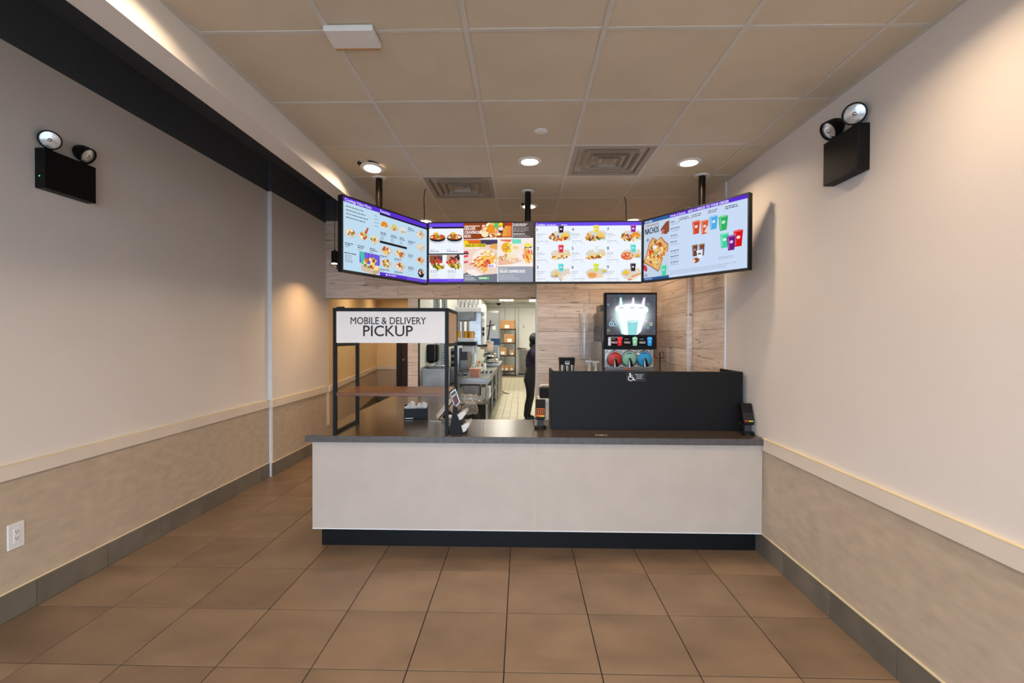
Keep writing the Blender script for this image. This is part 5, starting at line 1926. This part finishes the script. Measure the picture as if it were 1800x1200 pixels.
pbox(mb, 847, 852, 535, 605, D0 + .3, D0 + .7)
mb.build('control_panel', 'plastic', hs_, bevel=.003)
for v in (547, 560, 575, 584):
    mb = MB()
    pbox(mb, 848, 851.5, v, v + 6, D0 + .29, D0 + .3)
    mb.build('switch', 'blackm' if v > 570 else 'galv', hs_)
a = PY(800, 607, D0)
for x in (a.x, PY(834, 607, D0).x - .03):
    B(x, x + .03, D0 + .3, D0 + .33, TZ, a.z).build('support', 'steel', hs_)
mb = MB()
pbox(mb, 800, 846, 540, 548, D0 - .1, D0 + .8)
mb.build('roof_plate', 'plastic', hs_, bevel=.003)
for i, u in enumerate((806, 818.5, 827.5)):
    q0, q1 = PY(u, 592.8, D0 - .08), PY(u, 582, D0 - .08)
    q0.z = PY(820, 594, D0 - .12).z + .001
    MB().lathe([(.04, q0.z), (.043, q1.z), (.04, q1.z + .002)], T(q0.x, D0 - .06, 0), 14).build('amber_pan', 'amber', label='amber plastic pan standing in the holding station tray', cat='pan', group='amber pans in the holding station', smooth=True)
zr = PY(820, 540, D0 - .1).z
for i in range(6):
    a, b = PY(803 + i * 6.9, 540, D0), PY(808.3 + i * 6.9, 524 if True else 0, D0)
    bk = thing('plastic_basket', ((a.x + b.x) / 2, D0 + .1, a.z), 'white slotted plastic basket in the row on the holding station roof', 'basket', 'white baskets on the holding station roof')
    MB().taper(a.x, b.x, D0, D0 + .3, zr + .001, b.z, .85).build('basket_body', 'plastic', bk, bevel=.004)
    for v in (527, 530.5, 534):
        z_ = PY(820, v, D0).z
        B(a.x + .012, b.x - .012, D0 - .002, D0 + .02, z_ - .008, z_ + .002).build('slot', 'galv', bk)
# dark equipment beside the sink along the wall
fr_ = thing('fry_station', (-1.2, 9.1, TZ), 'dark steel warmer with a brown panel on the prep table by the wall', 'warmer')
mb = MB()
pbox(mb, 792, 822, 612, 650, 8.75, 9.3)
mb.build('warmer_body', 'steeld', fr_, bevel=.006)
for v in (617, 628, 639):
    mb = MB()
    pbox(mb, 793, 808, v, v + 6, 8.74, 8.75)
    mb.build('drawer', 'blackm', fr_)
mb = MB()
pbox(mb, 809, 821, 613, 633, 8.73, 8.75)
mb.build('brown_panel', 'brown', fr_)
z_ = fr_.location.z
q = PY(800, 650, 8.75).z
B(-1.25, -1.05, 8.85, 9.2, TZ, q).build('pedestal', 'steeld', fr_)
wp_ = thing('paper_roll_rack', (-.9, 8.7, 1.2), 'white wrapper rack hanging under the holding station shelf', 'rack')
mb = MB()
pbox(mb, 812, 832, 607.5, 618, D0 + .05, D0 + .2)
mb.build('wrapper_stack', 'plastic', wp_, bevel=.01)
for u in (829, 833, 837):
    mb = MB()
    pbox(mb, u - 1, u + 1, 607.6, 622, D0 + .2, D0 + .22)
    mb.build('hook', 'galv', wp_)

# rack of boxes ---------------------------------------------------------
RY = 18.7
xa3, xb3 = PY(873, 600, RY).x, PY(906.5, 600, RY).x
rk = thing('storage_rack', ((xa3 + xb3) / 2, RY + .25, 0), 'dark wire storage rack of cardboard boxes against the far kitchen wall', 'rack')
levels = [PY(890, v, RY).z for v in (577.8, 602.2, 624.5, 652)]
for x in (xa3 + .02, xb3 - .02):
    for y in (RY + .02, RY + .48):
        MB().lathe([(.02, 0), (.02, levels[0] + .02)], T(x, y, 0), 8).build('post', 'blackm', rk)
for z_ in levels:
    B(xa3, xb3, RY, RY + .5, z_ - .04, z_).build('wire_shelf', 'blackm', rk)
for (u0, u1, vt, li, lab) in ((877, 905, 562.5, 0, 'widest cardboard box on the top shelf of the rack'), (886, 905, 587, 1, 'square cardboard box on the second shelf of the rack'),
                              (876.5, 890.5, 610.5, 2, 'cardboard box with a low label on the third shelf of the rack'), (895.5, 904.5, 616, 2, 'smallest cardboard box on the third shelf, by the rack post'),
                              (880, 886, 642, 3, 'cardboard box on the lowest rack shelf, next to the cabinet end'), (886.5, 894.5, 642, 3, 'middle cardboard box on the lowest rack shelf'),
                              (895, 903.5, 642, 3, 'cardboard box on the lowest rack shelf, by the door end')):
    a, b = PY(u0, 600, RY), PY(u1, vt, RY)
    z0_ = levels[li]
    bx = thing('cardboard_box', ((a.x + b.x) / 2, RY + .22, z0_), lab, 'box', 'boxes on the kitchen rack')
    B(a.x, b.x, RY + .05, RY + .42, z0_, b.z).build('carton', 'card', bx, bevel=.006)
    wl_ = min(.18, (b.x - a.x) * .5)
    cx = (a.x + b.x) / 2
    B(cx - wl_ / 2, cx + wl_ / 2, RY + .044, RY + .05, z0_ + .03, z0_ + .03 + min(.13, (b.z - z0_) * .4)).build('box_label', 'tape', bx)
    B(a.x + .01, b.x - .01, RY + .046, RY + .05, b.z - .03, b.z - .02).build('tape_strip', 'tan', bx)

# cold room door ----------------------------------------------------------
x0d, x1d = PY(911.5, 600, YK - .04).x, PY(911.5, 600, YK - .04).x + 1.0
zd_ = PY(920, 568, YK - .04).z
cdoor = thing('door_2', ((x0d + x1d) / 2, YK - .05, 0), 'white cold room door with a steel kick plate at the kitchen end', 'door', kind='structure')
B(x0d + .01, x1d, YK - .06, YK - .021, .06, zd_).build('door_leaf', 'kwall', cdoor, bevel=.006)
B(x0d + .03, x1d - .02, YK - .066, YK - .06, .08, PY(920, 615, YK).z).build('kick_plate', 'steeld', cdoor)
B(x0d, x1d, YK - .05, YK - .021, 0, .055).build('threshold', 'blackm', cdoor)
a, b = PY(909.5, 612, YK - .1), PY(925.5, 612, YK - .1)
MB().tube([(a.x, YK - .07, a.z), (a.x + .05, YK - .12, a.z), (b.x, YK - .12, b.z)], .03, 8).build('latch_handle', 'chrome', cdoor, smooth=True)
q = PY(920.5, 572, YK - .06)
B(q.x - .03, q.x + .03, YK - .07, YK - .06, q.z - .12, q.z + .03).build('hinge_closer', 'steel', cdoor)
q = PY(876.5, 535, 18.5)
kcam = thing('kitchen_camera', (q.x, q.y, ZK), 'small black dome camera on the kitchen ceiling', 'camera')
MB().lathe([(.11, ZK - .05), (.12, ZK)], T(q.x, q.y, 0), 18).build('housing', 'plastic', kcam, smooth=True)
MB().ell((q.x, q.y, ZK - .06), .09, .09, .08).build('dome', 'black', kcam, smooth=True)
# leaning mop by the cabinet
q0, q1 = PZ(878, 690, .0), PY(877, 640, 12.9)
mp = thing('floor_mop', (-.6, 13.0, 0), 'white handled mop standing past the steel cabinet', 'mop')
a = PY(877.5, 641, 13.0)
MB().tube([(a.x, 13.0, .1), (a.x, 13.0, a.z)], .045, 10).build('handle', 'cream', mp, smooth=True)
MB().lathe([(.06, .06), (.05, .16)], T(a.x, 13.0, 0), 12).build('socket', 'rubber', mp)
rs = random.Random(4)
mb = MB()
for i in range(14):
    g = rs.uniform(-.2, 1.2)
    mb.tube([(a.x, 13.0, .09), (a.x + .1 * math.cos(g) + .03, 13.0 + .1 * math.sin(g) - .1, .06), (a.x + .3 * math.cos(g), 13.0 + .2 * math.sin(g) - .2, .022)], .022, 6)
mb.build('mop_strands', 'paper', mp)

# ================================================================== the worker
PX0, PYD = 0., 8.8


def wx(px):
    return PY(px, 660, PYD).x


def wz(py):
    return PY(930, py, PYD).z


def skinned(name, verts, edges, radii, m, parent, sub=2, root=0):
    xs_ = [v[0] for v in verts]
    org = Vector((sum(xs_) / len(xs_), PYD, 0))
    me = bpy.data.meshes.new(name)
    me.from_pydata([Vector(v) - org for v in verts], edges, [])
    me.materials.append(m)
    o = bpy.data.objects.new(name, me)
    put(o, org, parent)
    sk_ = o.modifiers.new('skin', 'SKIN')
    sk_.use_smooth_shade = True
    sv = me.skin_vertices[0].data
    for i, r in enumerate(radii):
        sv[i].radius = (r if isinstance(r, tuple) else (r, r))
        sv[i].use_root = i == root
    sd = o.modifiers.new('sub', 'SUBSURF')
    sd.levels = sub
    sd.render_levels = sub
    return o


person = thing('person', (wx(930), PYD, 0), 'person in black clothing with a purple printed shirt standing at the kitchen opening', 'person')
V, E_, RR = [], [], []


def jn(p, r, prev=None):
    V.append(p)
    RR.append(r)
    if prev is not None:
        E_.append((prev, len(V) - 1))
    return len(V) - 1


pel = jn((wx(930.5), PYD, wz(661)), .135)
wst = jn((wx(936), PYD, wz(644)), .105, pel)
ch = jn((wx(936.5), PYD, wz(626)), .125, wst)
uc = jn((wx(938), PYD, wz(615)), .105, ch)
nk = jn((wx(939.5), PYD, wz(607)), .055, uc)
hb = jn((wx(940.5), PYD, wz(601)), .078, nk)
ht = jn((wx(941), PYD, wz(592.5)), .082, hb)
for s in (-1, 1):
    hp = jn((wx(930.5), PYD + s * .085, wz(668)), .115, pel)
    th = jn((wx(932.5), PYD + s * .09, wz(682)), .095, hp)
    kn = jn((wx(932.5) + s * .02, PYD + s * .09, wz(697)), .066, th)
    cf = jn((wx(929.5) + s * .02, PYD + s * .09, wz(710)), .064, kn)
    an_ = jn((wx(926.5) + s * .03, PYD + s * .09, .085), .042, cf)
    bl = jn((wx(930) + s * .03, PYD + s * .095, .04), .04, an_)
    jn((wx(937) + s * .03, PYD + s * .11, .03), .030, bl)
    shd = jn((wx(938), PYD + s * .16, wz(615)), .062, uc)
    el = jn((wx(940), PYD + s * .22, wz(637)), .048, shd)
    wr_ = jn((wx(958), PYD + s * .18, wz(641)), .03, el)
    pm = jn((wx(964), PYD + s * .17, wz(642)), .026, wr_)
    for k in range(4):
        f1 = jn((wx(968), PYD + s * .17 + (k - 1.5) * .021, wz(642.5) - .0), .009, pm)
        f2 = jn((wx(971) - abs(k - 1.2) * .008, PYD + s * .17 + (k - 1.5) * .023, wz(644)), .008, f1)
        jn((wx(972.2) - abs(k - 1.2) * .012, PYD + s * .17 + (k - 1.5) * .023, wz(646)), .007, f2)
    t1 = jn((wx(964.5), PYD + s * .13, wz(643)), .010, pm)
    jn((wx(967.5), PYD + s * .115, wz(644.5)), .008, t1)
skinned('body', V, E_, RR, M['cloth'], person)
# shirt over the torso
Vb, Eb, Rb = [], [], []
for i, (px, py, r) in enumerate(((934.5, 650, .122), (936, 641, .116), (936.3, 627, .136), (937.5, 617, .118))):
    Vb.append((wx(px), PYD, wz(py)))
    Rb.append((r, r * 1.18))
    if i:
        Eb.append((i - 1, i))
for s in (-1, 1):
    Vb += [(wx(937.8), PYD + s * .165, wz(615.5)), (wx(939), PYD + s * .205, wz(629))]
    Rb += [.074, .066]
    n_ = len(Vb)
    Eb += [(3, n_ - 2), (n_ - 2, n_ - 1)]
skinned('shirt', Vb, Eb, Rb, M['shirt'], person)
hc = Vector((wx(940.6), PYD, wz(596.5)))
MB().ell(hc + Vector((-.012, 0, .012)), .108, .095, .118, 20, 12).build('hair', 'hair', person, smooth=True)
MB().ell(hc + Vector((-.07, 0, -.10)), .045, .05, .07, 14, 9).build('hair', 'hair', person, smooth=True)
MB().ell(hc + Vector((.05, 0, -.03)), .062, .062, .085, 18, 12).ell(hc + Vector((.115, 0, -.04)), .018, .014, .024, 10, 7).build('face', 'skin', person, smooth=True)
for s in (-1, 1):
    MB().ell(hc + Vector((.10, s * .03, -.015)), .010, .013, .008, 10, 7).build('eye', 'plastic', person, smooth=True)
MB().ell(hc + Vector((.107, 0, -.078)), .008, .022, .006, 10, 6).build('mouth', 'pink', person, smooth=True)
for s in (-1, 1):
    MB().box(wx(922.5) + s * .03, wx(938.5) + s * .03, PYD + s * .1 - .045, PYD + s * .1 + .045, 0, .03).build('shoe_sole', 'rubber', person, bevel=.012)
